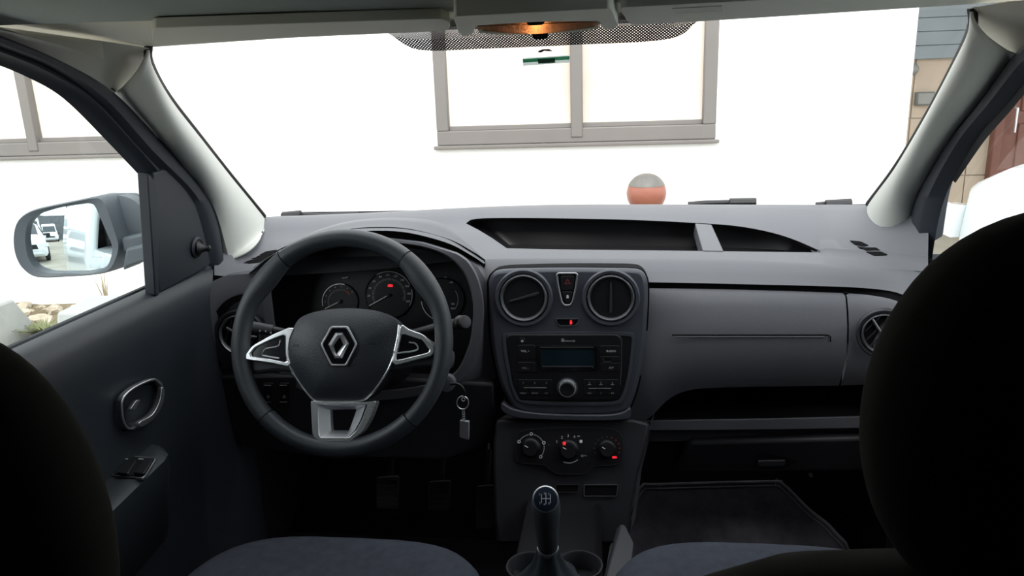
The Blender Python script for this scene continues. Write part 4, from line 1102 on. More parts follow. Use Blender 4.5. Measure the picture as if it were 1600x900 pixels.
# hazard switch pod
pod = f2([(868.5, 429), (872, 426), (900, 426), (903.5, 429), (902, 445), (896, 473), (891, 479), (881, 479), (876, 473), (870, 445)], .4, 4)
hz = ring_prism('switch_pod', CS, pod, shrink(pod, 3.0), -.002, .006, satin_dk, db, .001)
prism('pod_floor', CS, shrink(pod, 3), -.004, .0015, black, hz)
b1 = prism('hazard_button', CS, f2([(875.5, 431), (897.5, 431), (895.5, 453.5), (877.5, 453.5)], .2), .001, .0055, black, hz, .001)
b2_ = prism('lock_button', CS, f2([(878, 455.5), (895, 455.5), (891, 470), (888, 474), (885, 474), (882, 470)], .25), .001, .005, black, hz, .001)
tri = [(886.7, 435), (892, 444), (881.4, 444)]
red_dim = mat('red_print_dim', (.16, .025, .025), .6)
ring_prism('hazard_triangle', CS, tri, shrink(tri, 1.5), .0054, .0060, red_dim, b1)
prism('lock_symbol', CS, [(885, 463), (885.6, 461), (888, 461), (888.6, 463), (888.6, 466), (885, 466)], .0049, .0054, white_print, b2_)
sl_o = f2([(868, 497.5), (905, 497.5), (903.5, 505), (899, 509.5), (874, 509.5), (869.5, 505)], .4)
il = ring_prism('indicator_bezel', CS, sl_o, shrink(sl_o, 1.3), -.001, .002, satin_dk, db)
prism('indicator_face', CS, shrink(sl_o, 1), -.002, .001, gloss, il)
prism('airbag_lamp', CS, f2([(890, 505.5), (890.4, 502), (891.2, 500), (893, 500), (893.8, 502), (894.2, 505.5), (893, 507), (891, 507)], .3), .001, .0016, red_glow, il)

# ------------------------------------------------------------------ radio
rad = thing('car_radio', 'black car radio with blank display set in the centre stack', 'radio', CS.pt(886, 575))
bz = c2([(786, 526), (795, 521), (840, 519), (930, 519), (980, 520), (991, 525), (991, 545), (985, 590), (975, 622), (962, 632), (920, 634), (850, 633), (815, 629), (803, 618), (795, 590), (788, 555)], 4)
ring_prism('bezel', CS, bz, shrink(bz, 5), -.004, .003, stack_mat, rad, .002)
facep = f2([(789, 522), (971, 522), (972, 600), (964, 626), (812, 626), (800, 600)], .15, 5)
facep = [(p[0], p[1]) for p in facep]
prism('face', CS, shrink(bz, 4), -.006, .0012, black, rad)
prism('faceplate', CS, facep, -.004, .004, black, rad, .003)
strip('faceplate_edge', CS, [(968, 524), (971.5, 530), (971, 570), (969, 600)], .8, .0043, satin_dk, rad)
dpo = f2([(838, 540), (933, 540), (935, 575), (929, 579), (846, 579), (840, 575)], .12)
ring_prism('display_bezel', CS, dpo, shrink(dpo, 6), .003, .0055, gloss, rad, .001)
prism('display', CS, [(845, 543), (928, 543), (928, 571), (847, 571)], .003, .0046, lcd, rad)
strip('display_edge', CS, [(844, 541.5), (928, 541.5)], 1.3, .0056, satin_dk, rad)
strip('display_edge', CS, [(847, 571.5), (927, 571.5)], .8, .0056, dim_print, rad)
kn = lathe('volume_knob', CS, 886.7, 605, [(14.2, .003), (13.8, .012), (12.8, .0145), (11.4, .0145)], bright, rad, seg=40)
lathe('knob_cap', CS, 886.7, 605, [(11.5, .012), (11.2, .0155), (10, .0165), (4, .0155), (.5, .015)], black, kn, seg=40)
lathe('knob_skirt', CS, 886.7, 605, [(16.5, .003), (16, .005), (14.5, .005)], stack_mat, kn, seg=40)
def button(px0, py0, px1, py1):
    return prism('button', CS, f2([(px0, py0), (px1, py0), (px1, py1), (px0, py1)], .15, 3), .003, .0052, black, rad, .0008)
for b_, tx, h_, m_ in (((808, 539, 838 - 2, 562), 'VOL +', 3.4, white_print), ((809, 566, 836, 582), 'VOL -', 3.2, grey_print), ((938, 540, 968, 555), 'RADIO', 3.4, white_print), ((938, 567, 968, 580), 'AST', 3.2, grey_print)):
    bb_ = button(*b_); cx, cy = (b_[0] + b_[2]) / 2 + (2 if b_[0] > 900 else -1), (b_[1] + b_[3]) / 2
    if tx == 'VOL +': cy = 547.5
    text('lettering', tx, CS, cx, cy, h_, m_, bb_, .0056)
bb_ = button(938, 556.5, 968, 565.5); prism('usb_slot', CS, [(943.5, 559.3), (955, 559.3), (955, 563.8), (943.5, 563.8)], .005, .0055, gap_mat, bb_); strip('usb_edge', CS, [(943.3, 559), (943.3, 564), (955, 564)], .7, .0057, satin_dk, bb_)
prism('power_button', CS, circ(816, 532.5, 5, 20), .003, .0052, black, rad, .0008)
ring_prism('power_symbol', CS, circ(816, 533, 1.8, 16), circ(816, 533, 1.0, 16), .0052, .0057, white_print, rad)
text('lettering', 'Bluetooth', CS, 888.5, 531.5, 3.6, grey_print, rad, .0046)
ring_prism('wireless_symbol', CS, circ(879, 531.5, 2.2, 16, 2.6), circ(879, 531.5, 1.3, 16, 1.7), .0043, .0048, grey_print, rad)
for i, (x, t1, t2) in enumerate(((818, '1', 'MENU'), (836, '2', 'SETUP'), (854, '3', 'OK'))):
    bb_ = button(x - 9, 593, x + 8.6, 617); text('lettering', t1, CS, x, 597, 3.2, grey_print, bb_, .0056); text('lettering', t2, CS, x, 613, 2.4, grey_print, bb_, .0056)
strip('button_line', CS, [(819, 604.5), (854, 604.5)], 1.0, .0058, satin, rad)
for i, (x, t1, t2) in enumerate(((921, '4', '<<'), (939, '5', 'S'), (957, '6', 'TA'))):
    bb_ = button(x - 9, 593, x + 8.6, 617); text('lettering', t1, CS, x, 597, 3.2, grey_print, bb_, .0056); text('lettering', t2, CS, x, 613, 2.6, grey_print, bb_, .0056)
    strip('lettering_underline', CS, [(x - 2.5, 599.8), (x + 2.5, 599.8)], .6, .0057, grey_print, bb_)
strip('button_line', CS, [(920, 605.5), (955, 605.5)], 1.0, .0058, satin, rad)
# lower lip of the stack
lipo = c2([(785, 630), (803, 640), (850, 647), (940, 649), (972, 645), (984, 638), (986, 650), (978, 656), (930, 658), (850, 656), (805, 653), (784, 642)], 4)
prism('stack_lip', CS, lipo, -.06, .006, stack_mat, db, .006)

# ------------------------------------------------------------------ lower console and climate controls
LC = Frame(P(888, 660, 1.41), (1, 0, 0), P(888, 660, 1.41) - P(888, 775, 1.36))
lowp = [(775, 655), (990, 655), (1016, 662), (1008, 700), (996, 745), (986, 800), (984, 850), (775, 850), (772, 800), (770, 700)]
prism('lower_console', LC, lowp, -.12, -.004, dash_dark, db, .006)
sidep = [P(1016, 660, 1.43), P(1008, 700, 1.43), P(995, 750, 1.40), P(985, 830, 1.34)]
grid('console_flank', [sidep, [p + Vector((.012, .05, 0)) for p in sidep], [p + Vector((.02, .35, 0)) for p in sidep]], face_mat, db)
cl = thing('climate_panel', 'black heater control panel with three rotary knobs below the radio', 'control panel', LC.pt(888, 705))
cp = c2([(806, 690), (812, 675), (840, 670), (890, 668), (940, 669), (966, 674), (974, 690), (973, 718), (966, 726), (932, 729), (922, 734), (910, 741), (872, 741), (860, 735), (849, 727), (815, 724), (807, 716)], 4)
prism('faceplate', LC, cp, -.006, .003, black, cl, .002)
ring_prism('faceplate_edge', LC, cp, shrink(cp, 1.2), .001, .0036, dash_dark, cl)
for cx, cy, r, red_tick in ((830, 699, 15, 0), (889, 702, 15.5, 1), (948.5, 701, 14, 0)):
    k_ = lathe('rotary_knob', LC, cx, cy, [(r, .003), (r * .97, .010), (r * .80, .013), (r * .78, .022), (r * .70, .025), (r * .1, .025)], black, cl, seg=36)
    strip('pointer', LC, [(cx - r * .55, cy - r * .35), (cx - r * .2, cy - r * .15)], 1.2, .0256, white_print, k_)
arc1 = circ(830, 699, 20.5, 12, None, radians(100), radians(150), True); strip('dial_arc', LC, arc1, .9, .0036, grey_print, cl)
arc1 = circ(830, 699, 20.5, 12, None, radians(30), radians(78), True); strip('dial_arc', LC, arc1, .9, .0036, grey_print, cl)
arc1 = circ(830, 699, 20.5, 12, None, radians(-38), radians(10), True); strip('dial_arc', LC, arc1, .9, .0036, grey_print, cl)
for a_ in (155, 90, 20, -45):
    x, y = 830 + 21 * cos(radians(a_)), 699 - 21 * sin(radians(a_)); ring_prism('flow_symbol', LC, circ(x, y, 2.6, 14), circ(x, y, 1.5, 14), .003, .0038, white_print, cl)
for a_, s_ in ((145, '1'), (118, '2'), (93, '3'), (68, '4')):
    text('numeral', s_, LC, 889 + 23 * cos(radians(a_)), 702 - 21.5 * sin(radians(a_)), 4.2, white_print, cl, .0037)
prism('fan_symbol', LC, f2([(905.5, 687.5), (910, 687.5), (910, 692), (905.5, 692)], .3), .003, .0038, white_print, cl)
strip('fan_marks', LC, [(902, 681.5), (906, 681)], 1.6, .0037, grey_print, cl)
strip('recirculation_arc', LC, circ(889, 702, 21, 12, None, radians(-115), radians(-48), True), 1.1, .0037, white_print, cl)
text('recirculation_symbol', 'o~', LC, 912.5, 712, 4, grey_print, cl, .0037)
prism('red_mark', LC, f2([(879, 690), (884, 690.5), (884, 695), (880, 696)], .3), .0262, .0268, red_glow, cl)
text('lettering', 'a/c', LC, 858, 694.5, 2.6, dim_print, cl, .0037)
for i in range(11):
    a_ = radians(200 - i * 22); x, y = 948.5 + 20 * cos(a_), 701 - 18.5 * sin(a_)
    prism('temperature_dot', LC, circ(x, y, 1.0, 10), .003, .0037, red_print if i > 5 else dim_print, cl)
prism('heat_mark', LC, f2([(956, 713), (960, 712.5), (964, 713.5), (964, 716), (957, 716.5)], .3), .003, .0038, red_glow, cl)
for x0, x1, y0, y1 in ((912, 966, 757, 776), (868, 905, 757, 770)):
    s_ = ring_prism('blank_switch', LC, f2([(x0, y0), (x1, y0), (x1 - 2, y1), (x0, y1)], .15), shrink(f2([(x0, y0), (x1, y0), (x1 - 2, y1), (x0, y1)], .15), 1.2), -.004, .0, satin_dk if x0 > 900 else dash_dark, db)
    prism('blank_switch_face', LC, shrink(f2([(x0, y0), (x1, y0), (x1 - 2, y1), (x0, y1)], .15), 1), -.006, -.002, gap_mat, s_)

# ------------------------------------------------------------------ driver's knee panel with switches
KP = Frame(P(420, 610, 1.40), (1, .05, 0), (0, -.12, 1))
prism('knee_panel', KP, [(345, 588), (480, 586), (600, 590), (772, 600), (775, 690), (700, 720), (500, 715), (380, 700), (330, 650), (320, 600)], -.03, .0, dash_dark, db, .006)
for cx in (419, 444):
    sw = prism('dash_switch', KP, f2([(cx - 7.5, 599), (cx + 7, 599), (cx + 7, 629), (cx - 7.5, 629)], .1), -.002, .004, black, db, .001)
    strip('switch_line', KP, [(cx - 5.5, 600.5), (cx + 5.5, 600.5)], 1.0, .0044, grey_print, sw)
    strip('switch_line', KP, [(cx - 5.5, 626.5), (cx + 5.5, 626.5)], 1.0, .0044, grey_print, sw)
    ring_prism('switch_symbol', KP, circ(cx, 620, 2.2, 12), circ(cx, 620, 1.2, 12), .004, .0046, grey_print, sw)

# ------------------------------------------------------------------ instrument cluster
IC = Frame(P(590, 460, 1.52), (1, 0, 0), (0, .25, 1))
ic = thing('instrument_cluster', 'dark instrument cluster with white dial marks behind the steering wheel', 'gauge cluster', IC.pt(600, 470))
icf = c2([(418, 480), (424, 445), (450, 412), (500, 392), (560, 384), (630, 386), (690, 398), (730, 425), (745, 465), (745, 515), (730, 570), (690, 600), (600, 618), (480, 612), (440, 580), (424, 530)], 5)
prism('back_plate', IC, icf, -.03, -.002, black, ic)
well0 = [P(x, y, 1.407) for x, y in [(585 + (x - 585) * .99, 480 + (y - 480) * .99) for x, y in rimp]]
w2 = [polar(icf, (585, 480), math.atan2(y - 480, x - 585)) for x, y in rimp]
loops('binnacle_well', [well0, [IC.pt(x, y, -.001) for x, y in w2]], black, ic, cap0=False, cap1=False)
def dial(name, cx, cy, r, ticks, nums, needle, red=None, arcs=((60, 200),)):
    g = lathe(name, IC, cx, cy, [(r, -.002), (r, .002), (r * .97, .003), (r * .93, .001)], black, ic, seg=48)
    for a0, a1 in arcs: strip('chrome_arc', IC, circ(cx, cy, r * .98, 24, None, radians(a0), radians(a1), True), 1.1, .0034, satin_dk, g)
    a0, a1, n = ticks
    for i in range(n + 1):
        a = radians(a0 + (a1 - a0) * i / n); c_, s_ = cos(a), sin(a); L0 = .60 if i % 2 == 0 else .64
        strip('tick', IC, [(cx + r * L0 * c_, cy - r * L0 * s_), (cx + r * .70 * c_, cy - r * .70 * s_)], .55, .0018, grey_print, g)
    for s_, a in nums: text('numeral', s_, IC, cx + r * .84 * cos(radians(a)), cy - r * .84 * sin(radians(a)), r * .085, white_print, g, .0018)
    a = radians(needle); strip('needle', IC, [(cx, cy), (cx + r * .92 * cos(a), cy - r * .92 * sin(a))], 1.5, .005, white_print, g)
    lathe('needle_hub', IC, cx, cy, [(3.2, .001), (3, .006), (1, .0065)], black, g, seg=20)
    if red: strip('red_zone', IC, circ(cx, cy, r * .67, 10, None, radians(red[0]), radians(red[1]), True), 1.6, .002, red_print, g)
    return g
sp_ = dial('speedometer', 608, 461, 37.5, (204, -18, 44), [(str(20 * i), 204 - 22.2 * i) for i in range(1, 11)], 209, None, ((25, 120), (-28, 15)))
ta_ = dial('tachometer', 532, 471, 28, (206, 38, 28), [(str(i), 206 - 24 * i) for i in range(8)], 206, (62, 36), ((75, 195),))
prism('brake_warning_lamp', IC, f2([(606, 444.3), (613.5, 444.3), (614, 448.3), (605.5, 448.3)], .35), .002, .0026, red_glow, sp_)
fg = lathe('fuel_gauge', IC, 692, 468, [(34, -.002), (34, .002), (33, .003), (31.5, .001)], black, ic, seg=48)
strip('gauge_arc', IC, circ(692, 468, 24, 14, None, radians(-40), radians(35), True), .9, .002, grey_print, fg)
strip('chrome_arc', IC, circ(692, 468, 33, 24, None, radians(185), radians(250), True), 1.2, .0034, satin, fg)
for x, y, a in ((695, 434, -.4), (705, 441, -.6), (708, 475, .2), (707.5, 482, .2)): 
    prism('gauge_symbol', IC, [(x - 2.6, y - 1.2 + a * -2.6), (x + 2.6, y - 1.2 + a * 2.6 * .6), (x + 2.6, y + 1.2), (x - 2.6, y + 1.2)], .001, .0022, grey_print, fg)
strip('gauge_mark', IC, [(535, 434.5), (545, 433.5)], 2.2, .003, grey_print, ic)

# ================================================================== steering wheel
TL = radians(22)
SW = Frame(P(535.5, 537, 1.20), (1, 0, 0), (0, sin(TL), cos(TL)))
u1, v1 = SW.uv(363, 537); u2, v2 = SW.uv(708, 537)
RO_ = (u2 - u1) / 2; cu_ = (u1 + u2) / 2
cv_ = (SW.uv(535, 366)[1] + SW.uv(535, 708)[1]) / 2
SW.o = SW.at(cu_, cv_)
sw = thing('steering_wheel', 'black leather steering wheel with silver spokes and a diamond badge', 'steering wheel', SW.o)
rt = 0.0160; Rm = RO_ - rt
def arc_tube(name, a0, a1, m, rfun, n=40, seg=16):
    rings = []
    for i in range(n + 1):
        t = i / n; a = radians(a0 + (a1 - a0) * t); c_, s_ = cos(a), sin(a); rad = SW.u * c_ + SW.v * s_; rw, rh, sh = rfun(t, a0 + (a1 - a0) * t)
        ce_ = SW.o + rad * (Rm - sh)
        rings.append([ce_ + rad * (rw * cos(2 * pi * q / seg)) + SW.n * (rh * sin(2 * pi * q / seg)) for q in range(seg)])
    return loops(name, rings, m, sw)
def rf_up(t, a): return (rt, .0175, 0)
def bump_(a, c, w): return math.exp(-((a - c) / w) ** 2)
def rf_side(t, a):
    aa = a % 360
    if aa > 180: aa = 540 - aa if False else aa
    k = bump_(a, 38, 14) if a < 90 else bump_(a, 142, 14)
    k2 = bump_(a, 2, 16) if a < 90 else bump_(a, 178, 16)
    w = .0052 * k + .001 * k2
    return (rt - .0012 + w, .0175 + .002 * k, w - .0012)
arc_tube('rim', 53, 127, leather, rf_up)
arc_tube('rim', 226, 314, leather, rf_up)
arc_tube('rim_grip', -45.4, 52.4, leather_g, rf_side)
arc_tube('rim_grip', 127.6, 225.4, leather_g, rf_side)
for a_ in (52.7, 127.3, 225.7, 314.3):
    a = radians(a_); rad = SW.u * cos(a) + SW.v * sin(a); tn = SW.n.cross(rad)
    turn('seam', SW.o + rad * Rm - tn * .0008, [(.0172, 0), (.0172, .0016)], gap_mat, sw, tn)
# spokes (dark bodies behind the silver)
prism('spoke', SW, c2([(372, 580), (368, 556), (384, 548), (420, 530), (462, 512), (474, 540), (470, 580), (430, 580), (395, 584)], 5), -.028, -.004, leather_g, sw, .006)
prism('spoke', SW, c2([(702, 575), (706, 550), (688, 542), (660, 526), (625, 510), (603, 530), (605, 578), (640, 574), (680, 572)], 5), -.028, -.004, leather_g, sw, .006)
prism('hub_shell', SW, c2([(465, 515), (500, 490), (543, 486), (590, 490), (620, 512), (612, 565), (580, 615), (540, 628), (500, 625), (470, 590), (455, 555)], 5), -.05, .0, black, sw, .004)
# airbag cover
ab = c2([(459.5, 513), (472, 496), (501, 486), (543, 482), (587, 485.5), (611, 495), (624, 508), (622, 529), (611, 570), (592, 602), (578, 618), (565, 626), (533, 627.5), (503.5, 627), (489, 622), (469, 597), (455, 573), (449.5, 553), (452, 529)], 5)
abo = pillow('airbag_cover', SW, ab, .004, .022, airbag_m, sw, rings=9, p=3)
def on_cover(x, y, extra=0.0): return SW.pt(x, y, .026 + extra)
text('lettering', 'AIRBAG', SW, 527, 603, 5.5, dim_print if False else black, abo, .0225)
for x, y in ((471, 541), (588, 538)): text('horn_symbol', '=>', SW, x, y, 4.2, gap_mat, abo, .0225)
low = [(459.5, 513), (452, 529), (449.5, 553), (455, 573), (469, 597), (489, 622), (503.5, 627), (533, 627.5), (565, 626), (578, 618), (592, 602), (611, 570), (622, 529), (624.5, 508)]
tube('silver_edge', [SW.pt(x, y, .004) for x, y in c2(low, 6, False)], .0019, bright, sw, seg=8)
# side spoke trims: silver frame with dark button pad
def spoke_trim(outer, inner, ridge):
    n = 40
    c = (sum(p[0] for p in inner) / len(inner), sum(p[1] for p in inner) / len(inner))
    a = [polar(outer, c, 2 * pi * i / n) for i in range(n)]; b = [polar(inner, c, 2 * pi * i / n) for i in range(n)]
    tr = ring_prism('spoke_trim', SW, a, b, -.006, .008, bright, sw, .0015)
    pd = prism('button_pad', SW, shrink(b, -.5), -.008, .003, gloss, tr, .001)
    tube('pad_ridge', [SW.pt(x, y, .004) for x, y in c2(ridge, 4, False)], .0014, satin_dk, pd, seg=8)
    return tr
spoke_trim(f2([(378, 561), (392, 541), (424, 523), (461, 507.5), (452.5, 529), (450, 551), (456, 574), (420, 566.5)], .25, 4), f2([(388, 556.5), (399, 542), (426, 529.5), (446, 522), (445.5, 551), (449, 567), (420, 560.5)], .2, 4), [(440, 532), (436, 541), (417, 545), (412, 554), (416, 556), (438, 560)])
spoke_trim(f2([(625, 504), (636, 513.5), (661, 522.5), (676, 538), (679.5, 549), (676, 555.5), (640, 565), (611, 572.5), (621, 535)], .25, 4), f2([(627, 521), (640, 525), (660, 531), (671, 547), (669, 551), (640, 558), (617, 564)], .2, 4), [(620, 552), (645, 549), (654, 545), (650, 537), (640, 535)])
# lower spoke: silver U around an open slot
oU = f2([(485, 626), (505, 630), (565, 629), (588.5, 626), (579, 652), (567, 674), (547, 690), (496, 689.5), (488, 679)], .2, 4)
iU = f2([(496.5, 632), (510, 634), (560, 633), (574, 632), (566, 655), (556, 673), (545, 683.5), (500.5, 683.5), (498, 678)], .2, 4)
hU = f2([(514, 640), (520, 640.5), (548, 640), (555.5, 639), (552, 650), (547, 664), (543, 673.5), (516, 673.5), (515, 665)], .2, 4)
lsp = ring_prism('lower_spoke', SW, oU, iU, -.012, .010, bright, sw, .0015)
n_ = len(oU)
grid('lower_spoke_well', [[SW.pt(*p, .008) for p in iU] + [SW.pt(*iU[0], .008)], [SW.pt(*p, -.006) for p in hU] + [SW.pt(*hU[0], -.006)], [SW.pt(*p, -.018) for p in hU] + [SW.pt(*hU[0], -.018)]], satin, lsp)
# badge
hexo = [(516, 508.5), (544, 508.5), (559.5, 538), (542, 573), (516, 573), (499, 539)]
badge = prism('badge_plate', SW, f2(hexo, .12, 3), .012, .0275, gloss, sw, .001)
ring_prism('badge_ring', SW, f2(shrink(hexo, 1.2), .12, 3), f2(shrink(hexo, 4.0), .12, 3), .026, .0300, chrome, badge, .0006)
dk_o = [(524, 519.5), (535.5, 519.5), (546, 537), (535, 560), (523, 560), (512.5, 538.5)]
dk_i = [(530.5, 527.5), (531.5, 527.5), (536.5, 538.5), (526.5, 552.5), (525.5, 552.5), (521.5, 540)]
dk_m = [((a[0] + b[0]) / 2, (a[1] + b[1]) / 2) for a, b in zip(dk_o, dk_i)]
n_ = 6; V = [SW.pto(*p, .027) for p in dk_o] + [SW.pto(*p, .0335) for p in dk_m] + [SW.pto(*p, .028) for p in dk_i]
Fs = []
for j in range(6):
    k2 = (j + 1) % 6
    for s in (0, 1): Fs.append((s * 6 + j, s * 6 + k2, (s + 1) * 6 + k2, (s + 1) * 6 + j))
mesh('diamond', V, Fs, chrome, badge, smooth=False)

# ------------------------------------------------------------------ column, stalks, ignition key
col = thing('steering_column', 'black steering column shroud behind the wheel', 'steering column', SW.o - SW.n * .1)
loops('shroud', [[SW.o - SW.n * d_ + SW.u * (a_ * cos(2 * pi * q / 24)) + SW.v * (b_ * sin(2 * pi * q / 24) - .012) for q in range(24)] for d_, a_, b_ in ((.045, .05, .045), (.06, .062, .055), (.12, .075, .07), (.22, .08, .075))], black, col)
st1 = thing('control_stalk', 'grey tipped wiper stalk to the right of the steering wheel', 'stalk', P(712, 505, 1.27))
tube('stalk_arm', [P(640, 525, 1.29), P(690, 511, 1.27), P(718, 505, 1.265)], .0105, black, st1, seg=16)
turn('stalk_collar', P(716, 505.5, 1.265), [(.0125, 0), (.0135, .004), (.0135, .009), (.011, .012)], black, st1, P(728, 502, 1.255) - P(716, 505.5, 1.265))
turn('stalk_tip', P(725, 503.5, 1.258), [(.0115, 0), (.0122, .003), (.011, .006), (.007, .007), (.002, .007)], dash_dark, st1, P(728, 502, 1.245) - P(716, 505.5, 1.265))
st2 = thing('control_stalk', 'black light stalk with white marks behind the left wheel rim', 'stalk', P(420, 515, 1.30))
tube('stalk_arm', [P(470, 530, 1.30), P(440, 519, 1.29), P(425, 516, 1.288)], .0085, black, st2, seg=14)
tube('rotary_end', [P(427, 516.5, 1.288), P(410, 513.5, 1.286), P(396, 511, 1.285)], .0105, dash_dark, st2, seg=16)
S2 = Frame(P(412, 513, 1.274), (1, 0, 0), (0, .2, 1))
for x, y in ((406, 517), (415, 517.5), (423, 520)): prism('stalk_mark', S2, circ(x, y, 1.2, 8), 0, .0008, grey_print, st2)

ky = thing('car_key', 'ignition key with steel ring and grey fob hanging by the column', 'key', P(722, 600, 1.27))
KF = Frame(P(722, 640, 1.27), (1, 0, 0), (0, 0, 1))
turn('ignition_barrel', P(700, 596, 1.30), [(.016, 0), (.016, .015), (.012, .017), (.004, .017)], satin_dk, ky, (0, -1, .1))
tube('key_head', [KF.pt(x, y, 0) for x, y in c2([(703, 600), (714, 600), (722, 605), (726, 613), (725, 620)], 4, False)], .0028, black, ky, seg=10)
tube('key_loop', [KF.pt(x, y, 0) for x, y in circ(724, 624, 2.6, 14)], .0009, satin, ky, closed=True, seg=6)
tube('split_ring', [KF.pt(x, y, .002) for x, y in circ(723.2, 628.5, 9.2, 32, 10.2)], .0010, satin, ky, closed=True, seg=8)
for i in range(5):
    y = 641 + i * 3.6
    tube('chain_link', [KF.pt(a_, b_, .002 + (.001 if i % 2 else 0)) for a_, b_ in circ(724.3 + .25 * i, y, 1.5 + .6 * (i % 2), 12, 2.3)], .0007, satin, ky, closed=True, seg=6)
fob_m = mat('fob_grey', (.26, .26, .28), .4, bump=(300, .2, .001))
prism('fob', KF, f2([(718, 657.5), (733, 659), (732.5, 688), (717.5, 683.5)], .12), -.003, .004, fob_m, ky, .0015)

# ------------------------------------------------------------------ gear lever and tunnel console
tun = thing('tunnel_console', 'black centre tunnel console with cup holders around the gear lever', 'console', (.02, 1.05, 0))
rows = []
for y, z in ((.55, .27), (.8, .285), (.95, .29), (1.15, .285), (1.28, .275), (1.37, .27)):
    rows.append([(.02 + x, y, z + dz) for x, dz in ((-.078, -.27), (-.076, -.02), (-.070, .0), (-.060, -.010), (0, -.012), (.060, -.010), (.070, .0), (.076, -.02), (.078, -.27))])
grid('tunnel_shell', rows, black, tun, sharp=50)
brk = prism3('console_wing', [PZ(947, 905, .34), P(970, 818, 1.16), P(978, 820, 1.16), P(992, 850, 1.12), P(985, 905, 1.02)], (-.008, .0, -.01), dash_dark, tun, .003)
for c_ in ((828, 888), (905, 886)):
    q = PZ(*c_, .30); ch = turn('cup_holder', q - Vector((0, 0, .05)), [(.030, 0), (.036, .05), (.0385, .053), (.036, .054), (.033, .045), (.028, .004)], dash_dark, tun, (0, 0, 1))
    tube('cup_holder_ring', [q + Vector((.0385 * cos(a_), .0385 * sin(a_), .004)) for a_ in [2 * pi * i / 32 for i in range(32)]], .0016, dash_dark, ch, closed=True, seg=6)
gear = thing('gear_lever', 'black gear lever with printed shift pattern cap on its knob', 'gear lever', (.015, 1.0, .30))
ax = (P(852, 775, .985) - P(858, 892, 1.03)).normalized()
gb0 = P(856, 855, 1.01)
gk = turn('knob', gb0, [(.013, -.002), (.0155, .002), (.0165, .02), (.018, .045), (.0205, .07), (.0215, .085), (.0205, .097), (.017, .104), (.010, .107)], leather_g, gear, ax)
capn = (CAM - P(852, 779, .98)).normalized()
capc = P(852.5, 780, .966)
turn('knob_cap_ring', capc - capn * .004, [(.0185, 0), (.0190, .003), (.0175, .0050)], satin_dk, gk, capn)
cap_m = mat('cap_blue_black', (.020, .028, .050), .12, coat=.6)
turn('knob_cap', capc - capn * .004, [(.0178, .002), (.0165, .0056), (.009, .0080), (.002, .0085)], cap_m, gk, capn)
GC = Frame(capc + capn * .0052, (1, 0, 0), Vector((0, .6, .8)) - capn * Vector((0, .6, .8)).dot(capn))
for a_, b_ in (((846, 772), (846, 786)), ((853, 770), (853, 788)), ((860, 772), (860, 786)), ((846, 779), (860, 779))): strip('shift_pattern', GC, [a_, b_], 1.1, .0, white_print, gk)
for x, y, s_ in ((843.5, 772, '1'), (850.5, 771, '3'), (857.5, 772, '5'), (843.5, 786, '2'), (850.5, 788, '4'), (858, 786.5, 'R')): text('numeral', s_, GC, x, y, 3.4, white_print, gk, .0)
turn('shaft_collar', gb0 - ax * .008, [(.0165, 0), (.0170, .004), (.0160, .008)], satin_dk, gear, ax)
rows = []
for d_, r_ in ((.006, .016), (.02, .019), (.04, .026), (.06, .038), (.075, .050), (.085, .056)):
    rows.append([gb0 - ax * d_ + Vector((r_ * (1 + .10 * cos(6 * 2 * pi * q / 48)) * cos(2 * pi * q / 48), r_ * (1 + .10 * cos(6 * 2 * pi * q / 48)) * sin(2 * pi * q / 48), 0)) for q in range(48)])
loops('gaiter', rows, leather, gear, cap0=False, cap1=False)

# ------------------------------------------------------------------ pedals, mat
ped_m = mat('pedal_rubber', (.045, .044, .040), .8, bump=(300, .5, .002))
def pedal(label, x0, y0, x1, y1, Y, tall):
    fr = Frame(P((x0 + x1) / 2, (y0 + y1) / 2, Y), (1, 0, 0), (0, .45, 1))
    t = thing('pedal', label, 'pedal', fr.o, 'driver pedals')
    pd = prism('pedal_pad', fr, f2([(x0, y0 + 2), (x1, y0), (x1 - 2, y1), (x0, y1)], .15), -.012, .0, ped_m, t, .003)
    k = 5
    for i in range(k):
        y = y0 + (y1 - y0) * (i + .7) / (k + .4); strip('pad_rib', fr, [(x0 + 4, y), (x1 - 4, y)], 2.4, .001, ped_m, pd, .003)
    tube('pedal_arm', [fr.o - fr.n * .01, fr.o + Vector((0, .10, .10)), fr.o + Vector((0, .18, .34))], .009, black, t)
pedal('rubber clutch pedal, leftmost in the dark footwell', 587, 743, 623, 796, 1.56, 0)
pedal('rubber brake pedal in the middle of the dark footwell', 669, 750, 704, 800, 1.56, 0)
pedal('narrow accelerator pedal, rightmost in the dark footwell', 744, 757, 771, 827, 1.58, 1)
fm = thing('floor_mat', 'grey felt floor mat with piped edge in the passenger footwell', 'floor mat', (.4, 1.6, 0))
mo = [(975, 905), (985, 800), (1003, 764), (1030, 761), (1205, 756.5), (1218, 759), (1232, 770), (1262, 800), (1290, 822), (1303, 836), (1325, 860), (1350, 905)]
def mat_pt(x, y):
    p = PZ(x, y, .012)
    if p.y > 1.62:      # the toe board rises
        q = Frame((0, 1.62, .012), (1, 0, 0), (0, .31, .25)); p = q.pt(x, y, .012)
    return p
c_ = Vector((1120, 850)); V = []
pts = c2(mo, 4, True)
rings = [[mat_pt(c_.x + (x - c_.x) * s_, c_.y + (y - c_.y) * s_) for x, y in pts] for s_ in (1, .9, .75, .6, .45, .3, .15)]
loops('felt', rings, mat_m, fm, cap0=False)
tube('piping', [p + Vector((0, 0, .002)) for p in rings[0]], .004, piping_m, fm, closed=True, seg=8)
tube('inner_stitching', [mat_pt(x, y) + Vector((0, 0, .003)) for x, y in shrink(pts, 7)], .0018, piping_m, fm, closed=True, seg=6)

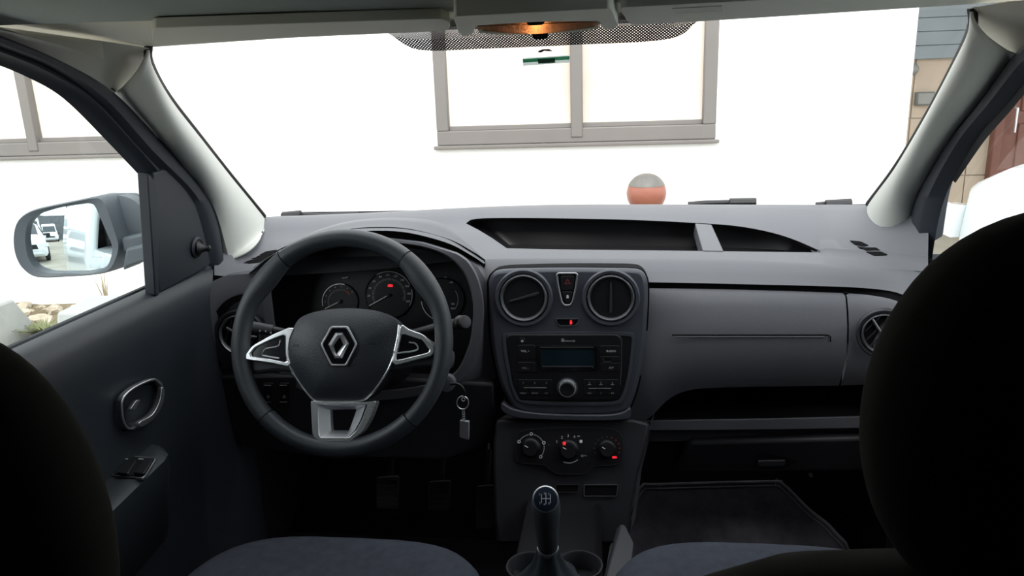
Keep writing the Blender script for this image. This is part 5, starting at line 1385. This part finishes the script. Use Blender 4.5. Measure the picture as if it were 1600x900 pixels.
# ------------------------------------------------------------------ seats
def superell(cx, cy, z, a, b, n, N=48):
    out = []
    for i in range(N):
        t = 2 * pi * i / N; c_, s_ = cos(t), sin(t)
        out.append(Vector((cx + a * abs(c_) ** (2 / n) * (1 if c_ >= 0 else -1), cy + b * abs(s_) ** (2 / n) * (1 if s_ >= 0 else -1), z)))
    return out
def seat(label, cx, zt, yf, hr_c, hr_size, back_top, yb):
    t = thing('car_seat', label, 'car seat', (cx, .7, 0), 'front seats')
    # cushion
    R = []
    for z, k in ((zt - .16, .92), (zt - .13, .98), (zt - .05, 1.0), (zt - .02, .985), (zt - .006, .95), (zt + .0, .88), (zt - .002, .70), (zt - .010, .45), (zt - .014, .1)):
        R.append(superell(cx, yf - .26, z, .245 * k, .26 * (k if k > .8 else k), 3.6))
    cu = loops('cushion', R, fabric, t)
    tube('cushion_seam', [Vector((p.x, p.y, zt - .006)) for p in superell(cx, yf - .26, 0, .205, .215, 3.6)], .0022, fabric_b, cu, closed=True, seg=6)
    box('seat_base', (cx - .19, yf - .45, 0.0), (cx + .19, yf - .06, zt - .15), black, t, .02)
    # backrest leaning back
    R = []
    z0 = zt - .02
    for i in range(13):
        f = i / 12; z = z0 + (back_top - z0) * f; w = .235 * (1 if f < .5 else sqrt(max(.02, 1 - ((f - .5) / .5) ** 2.6 * .68))); th = .065 * (1 - .35 * f) * (1 if f < .97 else .6)
        R.append(superell(cx, yb + .13 * (1 - f), z, w, th, 3.0))
    R.append(superell(cx, yb, back_top + .006, .10, .02, 2.5))
    loops('backrest', R, fabric_b, t)
    # headrest
    hx, hy, hz = hr_c; hw, hd, hh = hr_size; R = []
    for i in range(33):
        a = -pi / 2 + pi * i / 32; s_ = sin(a); c_ = abs(cos(a)) ** .72
        R.append(superell(hx, hy, hz + hh * s_, max(.004, hw * c_ ), max(.004, hd * c_), 2.6, 80))
    hd_ = loops('headrest', R, fabric_b, t)
    for s_ in (-1, 1): tube('headrest_post', [(hx + s_ * .055, hy, hz - hh * .8), (hx + s_ * .055, hy, back_top - .03)], .006, chrome, t)
    return t
seat('dark grey driver seat with headrest at the left edge of the photo', -.305, .375, 1.07, (-.388, .45, .768), (.130, .05, .163), .62, .45)
seat('dark grey passenger seat with tall headrest at the right edge of the photo', .345, .385, 1.085, (.397, .45, .875), (.132, .05, .131), .768, .45)
